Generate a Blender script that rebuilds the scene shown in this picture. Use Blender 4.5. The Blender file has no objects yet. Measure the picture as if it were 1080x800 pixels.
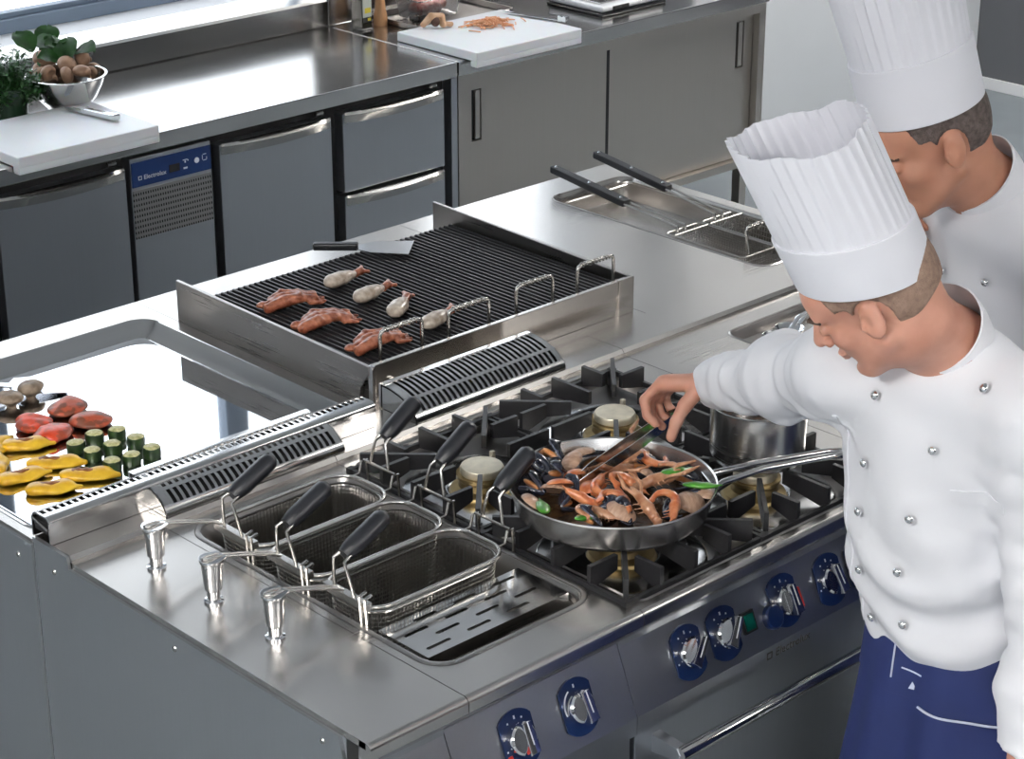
import bpy, bmesh, math, random
import numpy as np
from mathutils import Vector, Matrix, Quaternion
from mathutils.geometry import tessellate_polygon
from mathutils.bvhtree import BVHTree
random.seed(7)
S = bpy.context.scene
COL = S.collection
PI = math.pi
V3 = Vector

# ------------------------------------------------------------------ camera
cam_d = bpy.data.cameras.new('camera'); cam = bpy.data.objects.new('camera', cam_d); COL.objects.link(cam)
YAW, PIT = .7604, -.3995
fw = V3((math.sin(YAW)*math.cos(PIT), math.cos(YAW)*math.cos(PIT), math.sin(PIT)))
cam.location = (-1.7566, -2.1545, 2.6691)
cam.rotation_euler = fw.to_track_quat('-Z', 'Y').to_euler()
cam_d.sensor_width = 36; cam_d.lens = 2275.0*36/1080
cam_d.clip_start = .05; cam_d.clip_end = 60
S.camera = cam

# ------------------------------------------------------------------ materials
def new_mat(name):
    m = bpy.data.materials.new(name); m.use_nodes = True
    return m, m.node_tree.nodes, m.node_tree.links, m.node_tree.nodes['Principled BSDF']
def mat(name, col, rough=.5, metal=0, bump=0, bscale=60, var=0, vscale=8, coat=0, sub=0, trans=0, ior=None, stretch=(1,1,1), col2=None, sharp=False, spec=None, sheen=0, detail=3):
    m, n, l, b = new_mat(name)
    b.inputs['Base Color'].default_value = (*col, 1)
    b.inputs['Roughness'].default_value = rough
    b.inputs['Metallic'].default_value = metal
    if spec is not None: b.inputs['Specular IOR Level'].default_value = spec
    if coat: b.inputs['Coat Weight'].default_value = coat; b.inputs['Coat Roughness'].default_value = .12
    if sheen: b.inputs['Sheen Weight'].default_value = sheen
    if sub:
        b.inputs['Subsurface Weight'].default_value = sub
        b.inputs['Subsurface Radius'].default_value = (.01, .004, .002)
        b.inputs['Subsurface Scale'].default_value = 1
    if trans: b.inputs['Transmission Weight'].default_value = trans
    if ior: b.inputs['IOR'].default_value = ior
    tc = n.new('ShaderNodeTexCoord'); mp = n.new('ShaderNodeMapping'); l.new(tc.outputs['Object'], mp.inputs[0])
    mp.inputs['Scale'].default_value = stretch
    if var or col2:
        ns = n.new('ShaderNodeTexNoise'); ns.inputs['Scale'].default_value = vscale; ns.inputs['Detail'].default_value = detail
        l.new(mp.outputs[0], ns.inputs['Vector'])
        cr = n.new('ShaderNodeValToRGB'); l.new(ns.outputs['Fac'], cr.inputs[0])
        c2 = col2 or tuple(min(1, c*(1+var)) for c in col)
        c1 = col if col2 else tuple(c*(1-var) for c in col)
        cr.color_ramp.elements[0].color = (*c1, 1); cr.color_ramp.elements[1].color = (*c2, 1)
        a, z = (.46, .56) if sharp else (.32, .68)
        cr.color_ramp.elements[0].position = a; cr.color_ramp.elements[1].position = z
        l.new(cr.outputs[0], b.inputs['Base Color'])
    if bump:
        nb = n.new('ShaderNodeTexNoise'); nb.inputs['Scale'].default_value = bscale; nb.inputs['Detail'].default_value = 4
        l.new(mp.outputs[0], nb.inputs['Vector'])
        bp = n.new('ShaderNodeBump'); bp.inputs['Strength'].default_value = bump; bp.inputs['Distance'].default_value = .003
        l.new(nb.outputs['Fac'], bp.inputs['Height']); l.new(bp.outputs[0], b.inputs['Normal'])
    return m
def steel(name, rough=.26, col=(.60,.585,.57), brush=(1,90,90), k=.045, aniso=0.5, ang=0.0):
    m, n, l, b = new_mat(name)
    b.inputs['Metallic'].default_value = 1
    b.inputs['Anisotropic'].default_value = aniso
    b.inputs['Anisotropic Rotation'].default_value = ang
    tc = n.new('ShaderNodeTexCoord'); mp = n.new('ShaderNodeMapping'); l.new(tc.outputs['Object'], mp.inputs[0])
    mp.inputs['Scale'].default_value = brush
    ns = n.new('ShaderNodeTexNoise'); ns.inputs['Scale'].default_value = 3; ns.inputs['Detail'].default_value = 5; ns.inputs['Roughness'].default_value = .7
    l.new(mp.outputs[0], ns.inputs['Vector'])
    n2 = n.new('ShaderNodeTexNoise'); n2.inputs['Scale'].default_value = 3.5; n2.inputs['Detail'].default_value = 2
    l.new(tc.outputs['Object'], n2.inputs['Vector'])
    mr = n.new('ShaderNodeMapRange'); mr.inputs[1].default_value = .3; mr.inputs[2].default_value = .7
    mr.inputs[3].default_value = rough-k*.6; mr.inputs[4].default_value = rough+k
    ad = n.new('ShaderNodeMath'); ad.operation = 'MULTIPLY_ADD'; ad.inputs[1].default_value = .5
    l.new(ns.outputs['Fac'], ad.inputs[0]); 
    h = n.new('ShaderNodeMath'); h.operation = 'MULTIPLY'; h.inputs[1].default_value = .5
    l.new(n2.outputs['Fac'], h.inputs[0]); l.new(h.outputs[0], ad.inputs[2])
    l.new(ad.outputs[0], mr.inputs[0]); l.new(mr.outputs[0], b.inputs['Roughness'])
    cr = n.new('ShaderNodeValToRGB'); l.new(ns.outputs['Fac'], cr.inputs[0])
    cr.color_ramp.elements[0].position = .3; cr.color_ramp.elements[1].position = .7
    cr.color_ramp.elements[0].color = (*[c*.975 for c in col], 1); cr.color_ramp.elements[1].color = (*[min(1, c*1.02) for c in col], 1)
    l.new(cr.outputs[0], b.inputs['Base Color'])
    bp = n.new('ShaderNodeBump'); bp.inputs['Strength'].default_value = .03
    if aniso:
        tg = n.new('ShaderNodeTangent'); tg.direction_type = 'RADIAL'; tg.axis = 'Z'
    return m
M = {}
M['steel'] = steel('brushed_steel', .24, aniso=0, col=(.60,.575,.55))
M['steel_counter'] = steel('counter_steel', .17, aniso=0, col=(.62,.61,.60))
M['steel_front'] = steel('front_steel', .34, brush=(90,90,1), aniso=0, col=(.50,.52,.55))
M['steel_side'] = steel('side_panel_steel', .42, brush=(90,90,1), aniso=0, col=(.50,.52,.54))
M['steel_dark'] = steel('grill_body_steel', .28, aniso=0, brush=(1,1,60), col=(.42,.40,.385))
M['steel_bright'] = steel('polished_steel', .12, aniso=0, col=(.72,.71,.70), k=.03)
M['pan'] = steel('satin_pan_steel', .25, aniso=0, col=(.70,.69,.68), k=.03, brush=(1,1,60))
M['steel_warm_reflection'] = steel('cupboard_steel_warm_reflection', .38, brush=(90,90,1), aniso=0, col=(.54,.505,.465))  # warm reflected light is put into the cupboard steel's base colour
M['wire'] = mat('wire_steel', (.62,.60,.57), .22, 1)
M['mesh_wire'] = mat('basket_mesh_wire', (.40,.385,.36), .32, 1)
M['chrome'] = mat('chrome', (.82,.82,.83), .06, 1)
M['mirror'] = mat('chromed_griddle_plate', (.80,.80,.81), .035, 1, var=.03, vscale=12)
M['iron'] = mat('cast_iron_black', (.016,.016,.018), .42, 0, bump=.15, bscale=300)
M['iron_dull'] = mat('burnt_black_metal', (.02,.019,.018), .6, .3, bump=.2, bscale=100)
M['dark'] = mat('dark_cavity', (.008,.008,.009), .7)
M['rubber'] = mat('black_rubber', (.012,.013,.017), .38, bump=.05, bscale=200)
M['cap'] = mat('burner_cap_cream', (.66,.60,.47), .38, .5, var=.12, vscale=40)
M['brass'] = mat('burner_brass', (.36,.27,.13), .45, 1, var=.25, vscale=30)
M['blue'] = mat('navy_bezel', (.006,.018,.075), .28, coat=.4)
M['bluepanel'] = mat('navy_panel', (.007,.028,.12), .4)
M['print'] = mat('white_print', (.7,.72,.75), .5)
M['print_dark'] = mat('engraved_dark_print', (.06,.055,.05), .5)
M['red'] = mat('red_mark', (.5,.03,.02), .4)
M['green'] = mat('green_lens', (.0,.09,.065), .15, coat=.5)
M['board'] = mat('white_polyethylene', (.78,.80,.83), .38, sub=.15, var=.02, vscale=5)
M['cloth'] = mat('white_cotton_twill', (.80,.805,.845), .85, bump=.08, bscale=900)
M['paper'] = mat('toque_paper', (.80,.805,.86), .8)
M['apron'] = mat('royal_navy_cotton', (.007,.017,.092), .8, bump=.08, bscale=900, var=.12, vscale=6)
M['trouser'] = mat('dark_trouser_cloth', (.02,.022,.03), .9)
M['shoe'] = mat('black_shoe_leather', (.015,.015,.016), .35)
M['piping'] = mat('pale_piping', (.62,.66,.78), .6)
M['skin'] = mat('skin', (.48,.225,.155), .5, sub=.12, col2=(.62,.32,.235), vscale=14, bump=.06, bscale=160)
M['skin2'] = mat('skin_tanned', (.40,.185,.115), .5, sub=.12, col2=(.50,.24,.16), vscale=14, bump=.06, bscale=160)
M['lip'] = mat('lip', (.42,.15,.12), .45)
M['hair'] = mat('grey_brown_stubble', (.20,.125,.09), .85, col2=(.33,.22,.165), vscale=90, bump=.5, bscale=500)
M['hair2'] = mat('dark_brown_hair', (.055,.04,.035), .8, col2=(.14,.11,.10), vscale=120, bump=.6, bscale=500)
M['brow'] = mat('brow_hair', (.06,.035,.025), .9)
M['floor'] = mat('dark_blue_floor', (.19,.215,.235), .5, var=.12, vscale=2)
M['wall'] = mat('wall_paint', (.66,.69,.72), .6, var=.02, vscale=2)
M['wall_grey'] = mat('wall_grey', (.10,.105,.115), .5, var=.05, vscale=1)
M['ceil'] = mat('ceiling_white', (.75,.76,.77), .8)
M['sill'] = mat('sill_white', (.80,.81,.83), .35)
M['frame'] = mat('window_frame_bluegrey', (.16,.21,.28), .45)
M['wood'] = mat('pale_beech', (.50,.27,.13), .45, var=.18, vscale=9, stretch=(8,8,1))
M['bottle'] = mat('dark_olive_glass', (.012,.011,.005), .06, coat=.6)
M['oil_label'] = mat('label_paper', (.62,.66,.60), .6)
M['label_yellow'] = mat('label_yellow', (.72,.60,.06), .6)
M['label_black'] = mat('label_black', (.02,.02,.02), .5)
M['plastic_clear'] = mat('clear_plastic', (.9,.9,.92), .12, trans=.92, ior=1.2)
M['meat'] = mat('pink_minced_meat', (.42,.09,.06), .4, col2=(.66,.34,.30), vscale=60, bump=.4, bscale=90)
M['tomato'] = mat('grilled_tomato', (.62,.055,.012), .4, col2=(.30,.05,.02), vscale=55, bump=.5, bscale=70, coat=.12, sharp=True)
M['tomato2'] = mat('browned_tomato', (.42,.075,.03), .42, col2=(.17,.045,.02), vscale=60, bump=.6, bscale=80, coat=.1, sharp=True)
M['pepper'] = mat('yellow_pepper', (.66,.33,.006), .36, col2=(.82,.52,.03), vscale=40, bump=.3, bscale=60, coat=.15)
M['char'] = mat('charred_brown', (.13,.04,.012), .45, col2=(.28,.10,.02), vscale=60, bump=.5, bscale=90)
M['zuc_skin'] = mat('zucchini_skin', (.006,.020,.005), .4, col2=(.03,.065,.014), vscale=60)
M['zuc_flesh'] = mat('zucchini_flesh', (.74,.68,.38), .4, col2=(.30,.30,.09), vscale=110, bump=.3, bscale=120)
M['mush'] = mat('grilled_mushroom', (.16,.11,.07), .5, col2=(.40,.31,.23), vscale=45, bump=.4, bscale=60)
M['mushraw'] = mat('brown_mushroom', (.20,.105,.06), .5, col2=(.40,.25,.16), vscale=22, bump=.1, bscale=60)
M['squid_red'] = mat('seared_tentacles', (.17,.035,.014), .32, col2=(.48,.17,.09), vscale=70, bump=.6, bscale=110, coat=.3)
M['squid_white'] = mat('white_squid_body', (.34,.25,.18), .3, col2=(.70,.62,.53), vscale=60, bump=.3, bscale=60, coat=.4)
M['squid_dark'] = mat('charred_fins', (.06,.045,.04), .5, col2=(.22,.15,.12), vscale=80, bump=.5, bscale=100)
M['mussel'] = mat('mussel_shell_black', (.008,.009,.015), .2, col2=(.03,.035,.06), vscale=40, coat=.5)
M['mussel_in'] = mat('mussel_shell_inside', (.07,.08,.13), .2, col2=(.20,.21,.26), vscale=30, coat=.6)
M['mussel_meat'] = mat('orange_mussel_flesh', (.55,.19,.05), .3, col2=(.70,.33,.14), vscale=60, bump=.4, bscale=80, coat=.4)
M['clam'] = mat('clam_shell_tan', (.36,.20,.13), .35, col2=(.55,.36,.25), vscale=60, bump=.4, bscale=150, coat=.3, stretch=(1,4,1))
M['prawn'] = mat('cooked_prawn_shell', (.42,.085,.02), .28, col2=(.62,.24,.10), vscale=50, bump=.3, bscale=80, coat=.5)
M['prawn2'] = mat('pale_langoustine_shell', (.34,.13,.06), .3, col2=(.56,.30,.17), vscale=40, bump=.3, bscale=80, coat=.5)
M['mange'] = mat('bright_green_pod', (.035,.20,.012), .3, col2=(.09,.32,.03), vscale=40, coat=.4)
M['sauce'] = mat('dark_pan_juices', (.035,.02,.012), .18, col2=(.09,.045,.02), vscale=30, bump=.5, bscale=50)
M['leaf'] = mat('spinach_green', (.012,.055,.008), .4, col2=(.03,.13,.018), vscale=30, bump=.3, bscale=60)
M['herb'] = mat('herb_green', (.008,.045,.009), .5, col2=(.022,.10,.018), vscale=60)
M['root'] = mat('pale_root_skin', (.46,.25,.13), .5, col2=(.62,.40,.26), vscale=40, bump=.2, bscale=60)
M['rootdark'] = mat('dark_root_core', (.07,.03,.018), .6)
M['shred'] = mat('salmon_strips', (.66,.27,.11), .4, col2=(.80,.46,.27), vscale=60)
M['blade'] = mat('knife_blade_steel', (.72,.73,.75), .16, 1)
M['pot'] = mat('glass_pot_green', (.012,.03,.014), .2)
M['black_tray'] = mat('black_tray', (.012,.013,.016), .3)
def glass_mat():
    m, n, l, b = new_mat('window_glass'); n.remove(b)
    t = n.new('ShaderNodeBsdfTransparent'); t.inputs[0].default_value = (.96, .97, .98, 1)
    g = n.new('ShaderNodeBsdfGlossy'); g.inputs['Roughness'].default_value = .02
    f = n.new('ShaderNodeLayerWeight'); f.inputs[0].default_value = .5
    p = n.new('ShaderNodeMath'); p.operation = 'POWER'; p.inputs[1].default_value = 4; l.new(f.outputs['Facing'], p.inputs[0])
    q = n.new('ShaderNodeMath'); q.operation = 'MULTIPLY_ADD'; q.inputs[1].default_value = .85; q.inputs[2].default_value = .03; l.new(p.outputs[0], q.inputs[0])
    x = n.new('ShaderNodeMixShader'); l.new(q.outputs[0], x.inputs[0]); l.new(t.outputs[0], x.inputs[1]); l.new(g.outputs[0], x.inputs[2])
    l.new(x.outputs[0], n['Material Output'].inputs[0]); return m
M['glass'] = glass_mat()
def emis(name, col, s):
    m, n, l, b = new_mat(name); b.inputs['Base Color'].default_value = (*col, 1)
    b.inputs['Emission Color'].default_value = (*col, 1); b.inputs['Emission Strength'].default_value = s; return m
def vent_mat():
    m, n, l, b = new_mat('punched_vent_steel'); b.inputs['Metallic'].default_value = .9; b.inputs['Roughness'].default_value = .4
    tc = n.new('ShaderNodeTexCoord'); sp = n.new('ShaderNodeSeparateXYZ'); l.new(tc.outputs['Object'], sp.inputs[0])
    outs = []
    for ax, k in (('X', 2*PI/.0085), ('Z', 2*PI/.0165)):
        q = n.new('ShaderNodeMath'); q.operation = 'MULTIPLY'; q.inputs[1].default_value = k; l.new(sp.outputs[ax], q.inputs[0])
        s = n.new('ShaderNodeMath'); s.operation = 'SINE'; l.new(q.outputs[0], s.inputs[0]); outs.append(s)
    mn = n.new('ShaderNodeMath'); mn.operation = 'MINIMUM'; l.new(outs[0].outputs[0], mn.inputs[0]); l.new(outs[1].outputs[0], mn.inputs[1])
    cr = n.new('ShaderNodeValToRGB'); l.new(mn.outputs[0], cr.inputs[0])
    cr.color_ramp.elements[0].position = .0; cr.color_ramp.elements[0].color = (.36,.35,.345,1)
    cr.color_ramp.elements[1].position = .25; cr.color_ramp.elements[1].color = (.012,.012,.014,1)
    l.new(cr.outputs[0], b.inputs['Base Color']); return m
M['vent'] = vent_mat()

# ------------------------------------------------------------------ mesh helpers
def smooth_mesh(me, angle=35):
    bm = bmesh.new(); bm.from_mesh(me)
    for f in bm.faces: f.smooth = True
    ca = math.radians(angle)
    for e in bm.edges:
        if len(e.link_faces) == 2:
            try: e.smooth = e.calc_face_angle() < ca
            except Exception: pass
    bm.to_mesh(me); bm.free()
class MB:
    def __init__(s): s.bm = bmesh.new(); s.mi = 0
    def _tag(s, fs):
        for f in fs: f.material_index = s.mi
    def box(s, x0, x1, y0, y1, z0, z1, bev=0, seg=2, mtx=None):
        r = bmesh.ops.create_cube(s.bm, size=1)
        vs = r['verts']
        for v in vs: v.co = V3(((x0+x1)/2+v.co.x*(x1-x0), (y0+y1)/2+v.co.y*(y1-y0), (z0+z1)/2+v.co.z*(z1-z0)))
        fs = set(f for v in vs for f in v.link_faces)
        if bev > 0:
            es = list(set(e for v in vs for e in v.link_edges))
            rr = bmesh.ops.bevel(s.bm, geom=es, offset=bev, segments=seg, affect='EDGES', profile=.5)
            fs = set(rr['faces']) | set(f for f in fs if f.is_valid)
            vs = list(set(v for f in fs for v in f.verts))
            fs = set(f for v in vs for f in v.link_faces)
        s._tag(fs)
        if mtx is not None:
            for v in set(v for f in fs for v in f.verts): v.co = mtx @ v.co
        return s
    def tube(s, pts, r, n=8, cap=True, closed=False, rf=None, flat=None, upv=None):
        pts = [V3(p) for p in pts]; N = len(pts); rings = []
        up = None
        for i, p in enumerate(pts):
            if closed: t = pts[(i+1) % N]-pts[i-1]
            else: t = (pts[min(i+1, N-1)]-pts[max(i-1, 0)])
            t.normalize()
            if upv is not None: up = V3(upv)
            if up is None: up = V3((0,0,1)) if abs(t.z) < .9 else V3((1,0,0))
            a = up.cross(t)
            if a.length < 1e-5: a = V3((1,0,0)).cross(t)
            a.normalize(); b = t.cross(a); up = b
            rr = (rf(i/(N-1)) if rf else 1)*r
            ring = []
            for k in range(n):
                an = 2*PI*(k+.5)/n
                ca, sa = math.cos(an)*rr, math.sin(an)*rr
                if flat: sa *= flat
                ring.append(s.bm.verts.new(p+a*ca+b*sa))
            rings.append(ring)
        fs = []
        for i in range(N if closed else N-1):
            A, B = rings[i], rings[(i+1) % N]
            for k in range(n): fs.append(s.bm.faces.new((A[k], A[(k+1) % n], B[(k+1) % n], B[k])))
        if cap and not closed:
            fs.append(s.bm.faces.new(list(reversed(rings[0])))); fs.append(s.bm.faces.new(rings[-1]))
        s._tag(fs); return s
    def lathe(s, prof, c=(0,0,0), n=32, mtx=None, sx=1, sy=1, wob=None):
        c = V3(c); rings = []
        for (r, z) in prof:
            if r < 1e-6: rings.append([s.bm.verts.new(V3((0,0,z)))])
            else:
                rings.append([s.bm.verts.new(V3((math.cos(2*PI*k/n)*r*sx, math.sin(2*PI*k/n)*r*sy, z)) * 1) for k in range(n)])
                if wob:
                    for k, v in enumerate(rings[-1]): v.co = wob(v.co, 2*PI*k/n)
        fs = []
        for A, B in zip(rings, rings[1:]):
            if len(A) == 1 and len(B) == 1: continue
            for k in range(n):
                if len(A) == 1: fs.append(s.bm.faces.new((A[0], B[(k+1) % n], B[k])))
                elif len(B) == 1: fs.append(s.bm.faces.new((A[k], A[(k+1) % n], B[0])))
                else: fs.append(s.bm.faces.new((A[k], A[(k+1) % n], B[(k+1) % n], B[k])))
        for ring in rings:
            for v in ring: v.co = (mtx @ v.co if mtx is not None else v.co)+c
        s._tag(fs); return s
    def prism(s, poly, axis, a, b, bev=0, mtx=None):
        # poly: 2D points; axis: the extrusion axis
        def P(p, t):
            return V3({'x': (t, p[0], p[1]), 'y': (p[0], t, p[1]), 'z': (p[0], p[1], t)}[axis])
        A = [s.bm.verts.new(P(p, a)) for p in poly]; B = [s.bm.verts.new(P(p, b)) for p in poly]
        n = len(poly); fs = [s.bm.faces.new(A), s.bm.faces.new(list(reversed(B)))]
        for k in range(n): fs.append(s.bm.faces.new((A[k], B[k], B[(k+1) % n], A[(k+1) % n])))
        if bev:
            es = [e for f in fs[:2] for e in f.edges]
            rr = bmesh.ops.bevel(s.bm, geom=list(set(es)), offset=bev, segments=2, affect='EDGES', profile=.5)
            vs = set(v for f in list(rr['faces'])+[f for f in fs if f.is_valid] for v in f.verts)
            fs = set(f for v in vs for f in v.link_faces)
        s._tag(fs)
        if mtx is not None:
            for v in set(v for f in fs for v in f.verts): v.co = mtx @ v.co
        return s
    def holed(s, outer, holes, z0, z1, mtx=None):
        loops = [outer]+holes
        pts = [p for lp in loops for p in lp]
        tris = tessellate_polygon([[V3((p[0], p[1], 0)) for p in lp] for lp in loops])
        T = [s.bm.verts.new((p[0], p[1], z1)) for p in pts]; B = [s.bm.verts.new((p[0], p[1], z0)) for p in pts]
        fs = []
        for t in tris:
            try:
                fs.append(s.bm.faces.new([T[i] for i in t])); fs.append(s.bm.faces.new([B[i] for i in reversed(t)]))
            except Exception: pass
        o = 0
        for lp in loops:
            n = len(lp)
            for k in range(n):
                a, b = o+k, o+(k+1) % n
                fs.append(s.bm.faces.new((T[a], B[a], B[b], T[b])))
            o += n
        s._tag(fs)
        if mtx is not None:
            for v in T+B: v.co = mtx @ v.co
        return s
    def loops(s, lps, cap=True, cap0=False):
        R = [[s.bm.verts.new(p) for p in lp] for lp in lps]; n = len(R[0]); fs = []
        for A, B in zip(R, R[1:]):
            for k in range(n): fs.append(s.bm.faces.new((A[k], A[(k+1) % n], B[(k+1) % n], B[k])))
        if cap: fs.append(s.bm.faces.new(R[-1]))
        if cap0: fs.append(s.bm.faces.new(list(reversed(R[0]))))
        s._tag(fs); return s
    def ell(s, c, r, mtx=None, seg=16, ring=10):
        res = bmesh.ops.create_uvsphere(s.bm, u_segments=seg, v_segments=ring, radius=1)
        for v in res['verts']:
            q = V3((v.co.x*r[0], v.co.y*r[1], v.co.z*r[2]))
            v.co = (mtx @ q if mtx is not None else q)+V3(c)
        s._tag(set(f for v in res['verts'] for f in v.link_faces)); return s
    def build(s, name, mats, parent=None, angle=35, loc=None, fix=True):
        if fix: bmesh.ops.recalc_face_normals(s.bm, faces=s.bm.faces[:])
        me = bpy.data.meshes.new(name); s.bm.to_mesh(me); s.bm.free()
        if not isinstance(mats, (list, tuple)): mats = [mats]
        for m in mats: me.materials.append(M[m] if isinstance(m, str) else m)
        smooth_mesh(me, angle)
        o = bpy.data.objects.new(name, me); COL.objects.link(o)
        if s_wn and len(me.polygons) < 30000:
            w = o.modifiers.new('normals', 'WEIGHTED_NORMAL'); w.keep_sharp = True; w.weight = 80
        if parent is not None: setpar(o, parent)
        return o
s_wn = True
def setpar(o, p):
    # parts are modelled in world space; keep them there under the thing's base
    o.parent = p
    o.matrix_parent_inverse = world_of(p).inverted()
def world_of(o):
    m = Matrix.Translation(o.location) @ o.rotation_euler.to_matrix().to_4x4()
    if o.parent is not None: m = world_of(o.parent) @ o.matrix_parent_inverse @ m
    return m
def tag(o, label, cat, group=None, kind=None):
    if label: o['label'] = label
    if cat: o['category'] = cat
    if group: o['group'] = group
    if kind: o['kind'] = kind
    return o
def thing(name, label, cat, loc=(0,0,0), group=None, rz=0):
    o = bpy.data.objects.new(name, None); COL.objects.link(o); o.location = loc; o.rotation_euler = (0, 0, rz)
    o.empty_display_size = .05
    return tag(o, label, cat, group)
def struct(o): o['kind'] = 'structure'; return o
def rrect(x0, x1, y0, y1, r, n=6, z=None):
    pts = []
    for cx, cy, a0 in ((x1-r, y1-r, 0), (x0+r, y1-r, 90), (x0+r, y0+r, 180), (x1-r, y0+r, 270)):
        for k in range(n+1):
            a = math.radians(a0+90*k/n); pts.append((cx+r*math.cos(a), cy+r*math.sin(a)) if z is None else (cx+r*math.cos(a), cy+r*math.sin(a), z))
    return pts
def inset(x0, x1, y0, y1, r, d, z, n=6): return rrect(x0+d, x1-d, y0+d, y1-d, max(.002, r-d), n, z)
def rot_to(d, up=(0,0,1)):
    d = V3(d).normalized(); y = V3(up).cross(d)
    if y.length < 1e-5: y = V3((0,1,0)).cross(d)
    y.normalize(); z = d.cross(y)
    return Matrix((d, y, z)).transposed().to_4x4()
def text_mesh(txt, size, extr=.0004):
    c = bpy.data.curves.new('txt', 'FONT'); c.body = txt; c.size = size; c.extrude = extr; c.resolution_u = 3
    o = bpy.data.objects.new('txt', c); COL.objects.link(o)
    dg = bpy.context.evaluated_depsgraph_get(); me = bpy.data.meshes.new_from_object(o.evaluated_get(dg))
    bpy.data.objects.remove(o); return me
def add_text(txt, size, mtx, name, m, parent, squarelogo=False, extr=.0004):
    me = text_mesh(txt, size, extr)
    bm = bmesh.new(); bm.from_mesh(me)
    if squarelogo:
        mb = MB(); mb.bm.free(); mb.bm = bm
        a = size*.62; x0 = -a*1.6
        for bx in ((x0, x0+a*.16, 0, a), (x0+a*.84, x0+a, 0, a), (x0, x0+a, 0, a*.16), (x0, x0+a, a*.84, a)):
            mb.box(bx[0], bx[1], bx[2], bx[3], -extr, extr)
    bm.transform(mtx); bm.to_mesh(me); bm.free()
    me.materials.append(M[m]); o = bpy.data.objects.new(name, me); COL.objects.link(o); setpar(o, parent); return o
def copy_tree(o, mtx, parent=None, label=None):
    c = o.copy(); COL.objects.link(c)
    if parent is None:
        c.matrix_world = mtx
        c.location = mtx.to_translation(); c.rotation_euler = mtx.to_euler(); c.scale = mtx.to_scale()
        if label: c['label'] = label
    else: c.parent = parent; c.matrix_parent_inverse = o.matrix_parent_inverse.copy()
    for ch in [x for x in o.children]: copy_tree(ch, None, c)
    return c

# ------------------------------------------------------------------ signed-distance modelling (smooth organic bodies)
import openvdb
def cap_(a, b, ra, rb, k=.01, op='u'):
    a = np.array(a, float); b = np.array(b, float); R = max(ra, rb)
    lo = np.minimum(a, b)-R; hi = np.maximum(a, b)+R
    def f(P):
        ba = b-a; h = np.clip(((P-a)@ba)/max(1e-12, ba@ba), 0, 1)
        return np.linalg.norm(P-a-h[..., None]*ba, axis=-1)-(ra+(rb-ra)*h)
    return (f, lo, hi, k, op)
def ell_(c, r, rot=None, k=.01, op='u'):
    c = np.array(c, float); r = np.array(r, float); Rm = np.array(rot) if rot is not None else np.eye(3)
    ext = np.abs(Rm)@r
    def f(P):
        q = (P-c)@Rm
        k0 = np.linalg.norm(q/r, axis=-1); k1 = np.linalg.norm(q/(r*r), axis=-1)
        return k0*(k0-1)/np.maximum(k1, 1e-9)
    return (f, c-ext, c+ext, k, op)
def sdf_obj(name, prims, vox, mats, parent=None, disp=None, smooth=True, post=None):
    lo = np.min([p[1] for p in prims if p[4] == 'u'], 0)-4*vox-.01; hi = np.max([p[2] for p in prims if p[4] == 'u'], 0)+4*vox+.01
    n = np.ceil((hi-lo)/vox).astype(int)+1
    BIG = .06
    G = np.full(n, BIG, np.float32)
    for f, a, b, k, op in prims:
        pad = 4*vox+k*1.5+.004
        i0 = np.maximum(0, np.floor((a-pad-lo)/vox).astype(int)); i1 = np.minimum(n, np.ceil((b+pad-lo)/vox).astype(int)+1)
        if np.any(i1 <= i0): continue
        ax = [lo[d]+vox*np.arange(i0[d], i1[d]) for d in range(3)]
        P = np.stack(np.meshgrid(*ax, indexing='ij'), -1)
        d = f(P).astype(np.float32)
        sl = tuple(slice(i0[j], i1[j]) for j in range(3)); g = G[sl]
        if op == 'u':
            h = np.clip(.5+.5*(g-d)/k, 0, 1); r = g*(1-h)+d*h-k*h*(1-h)
            r = np.where(g >= BIG, np.minimum(d, BIG), r)
        elif op == 's':
            d = -d; h = np.clip(.5-.5*(g-d)/k, 0, 1); r = g*(1-h)+d*h+k*h*(1-h)
        else:   # 'i' keep inside, whole grid
            r = np.maximum(g, d)
        G[sl] = np.minimum(r, BIG)
    if disp is not None:
        ax = [lo[d]+vox*np.arange(n[d]) for d in range(3)]
        P = np.stack(np.meshgrid(*ax, indexing='ij'), -1)
        G = G+disp(P).astype(np.float32)
    G[0] = G[-1] = BIG; G[:, 0] = G[:, -1] = BIG; G[:, :, 0] = G[:, :, -1] = BIG
    gr = openvdb.FloatGrid(background=BIG); gr.copyFromArray(np.ascontiguousarray(G), tolerance=0)
    pts, quads = gr.convertToQuads(isovalue=0)
    pts = np.asarray(pts)*vox+lo
    me = bpy.data.meshes.new(name)
    me.from_pydata(pts.tolist(), [], [tuple(int(i) for i in q) for q in quads])
    bm = bmesh.new(); bm.from_mesh(me)
    bmesh.ops.recalc_face_normals(bm, faces=bm.faces[:])
    if smooth: 
        for _ in range(2): bmesh.ops.smooth_vert(bm, verts=bm.verts[:], factor=.5, use_axis_x=True, use_axis_y=True, use_axis_z=True)
    if post: post(bm)
    for f in bm.faces: f.smooth = True
    bm.to_mesh(me); bm.free()
    for m in (mats if isinstance(mats, (list, tuple)) else [mats]): me.materials.append(M[m])
    o = bpy.data.objects.new(name, me); COL.objects.link(o)
    if parent is not None: setpar(o, parent)
    return o
def wn(P, k, seed=0):
    # cheap smooth pseudo noise, -1..1
    rs = np.random.RandomState(seed); r = 0
    for i in range(4):
        d = rs.normal(size=3); d /= np.linalg.norm(d); e = rs.normal(size=3); e /= np.linalg.norm(e)
        r = r+np.sin((P@d)*k*(1+.4*i)+1.7*np.sin((P@e)*k*.7+i*2.1)+rs.rand()*6)
    return r/4
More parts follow.
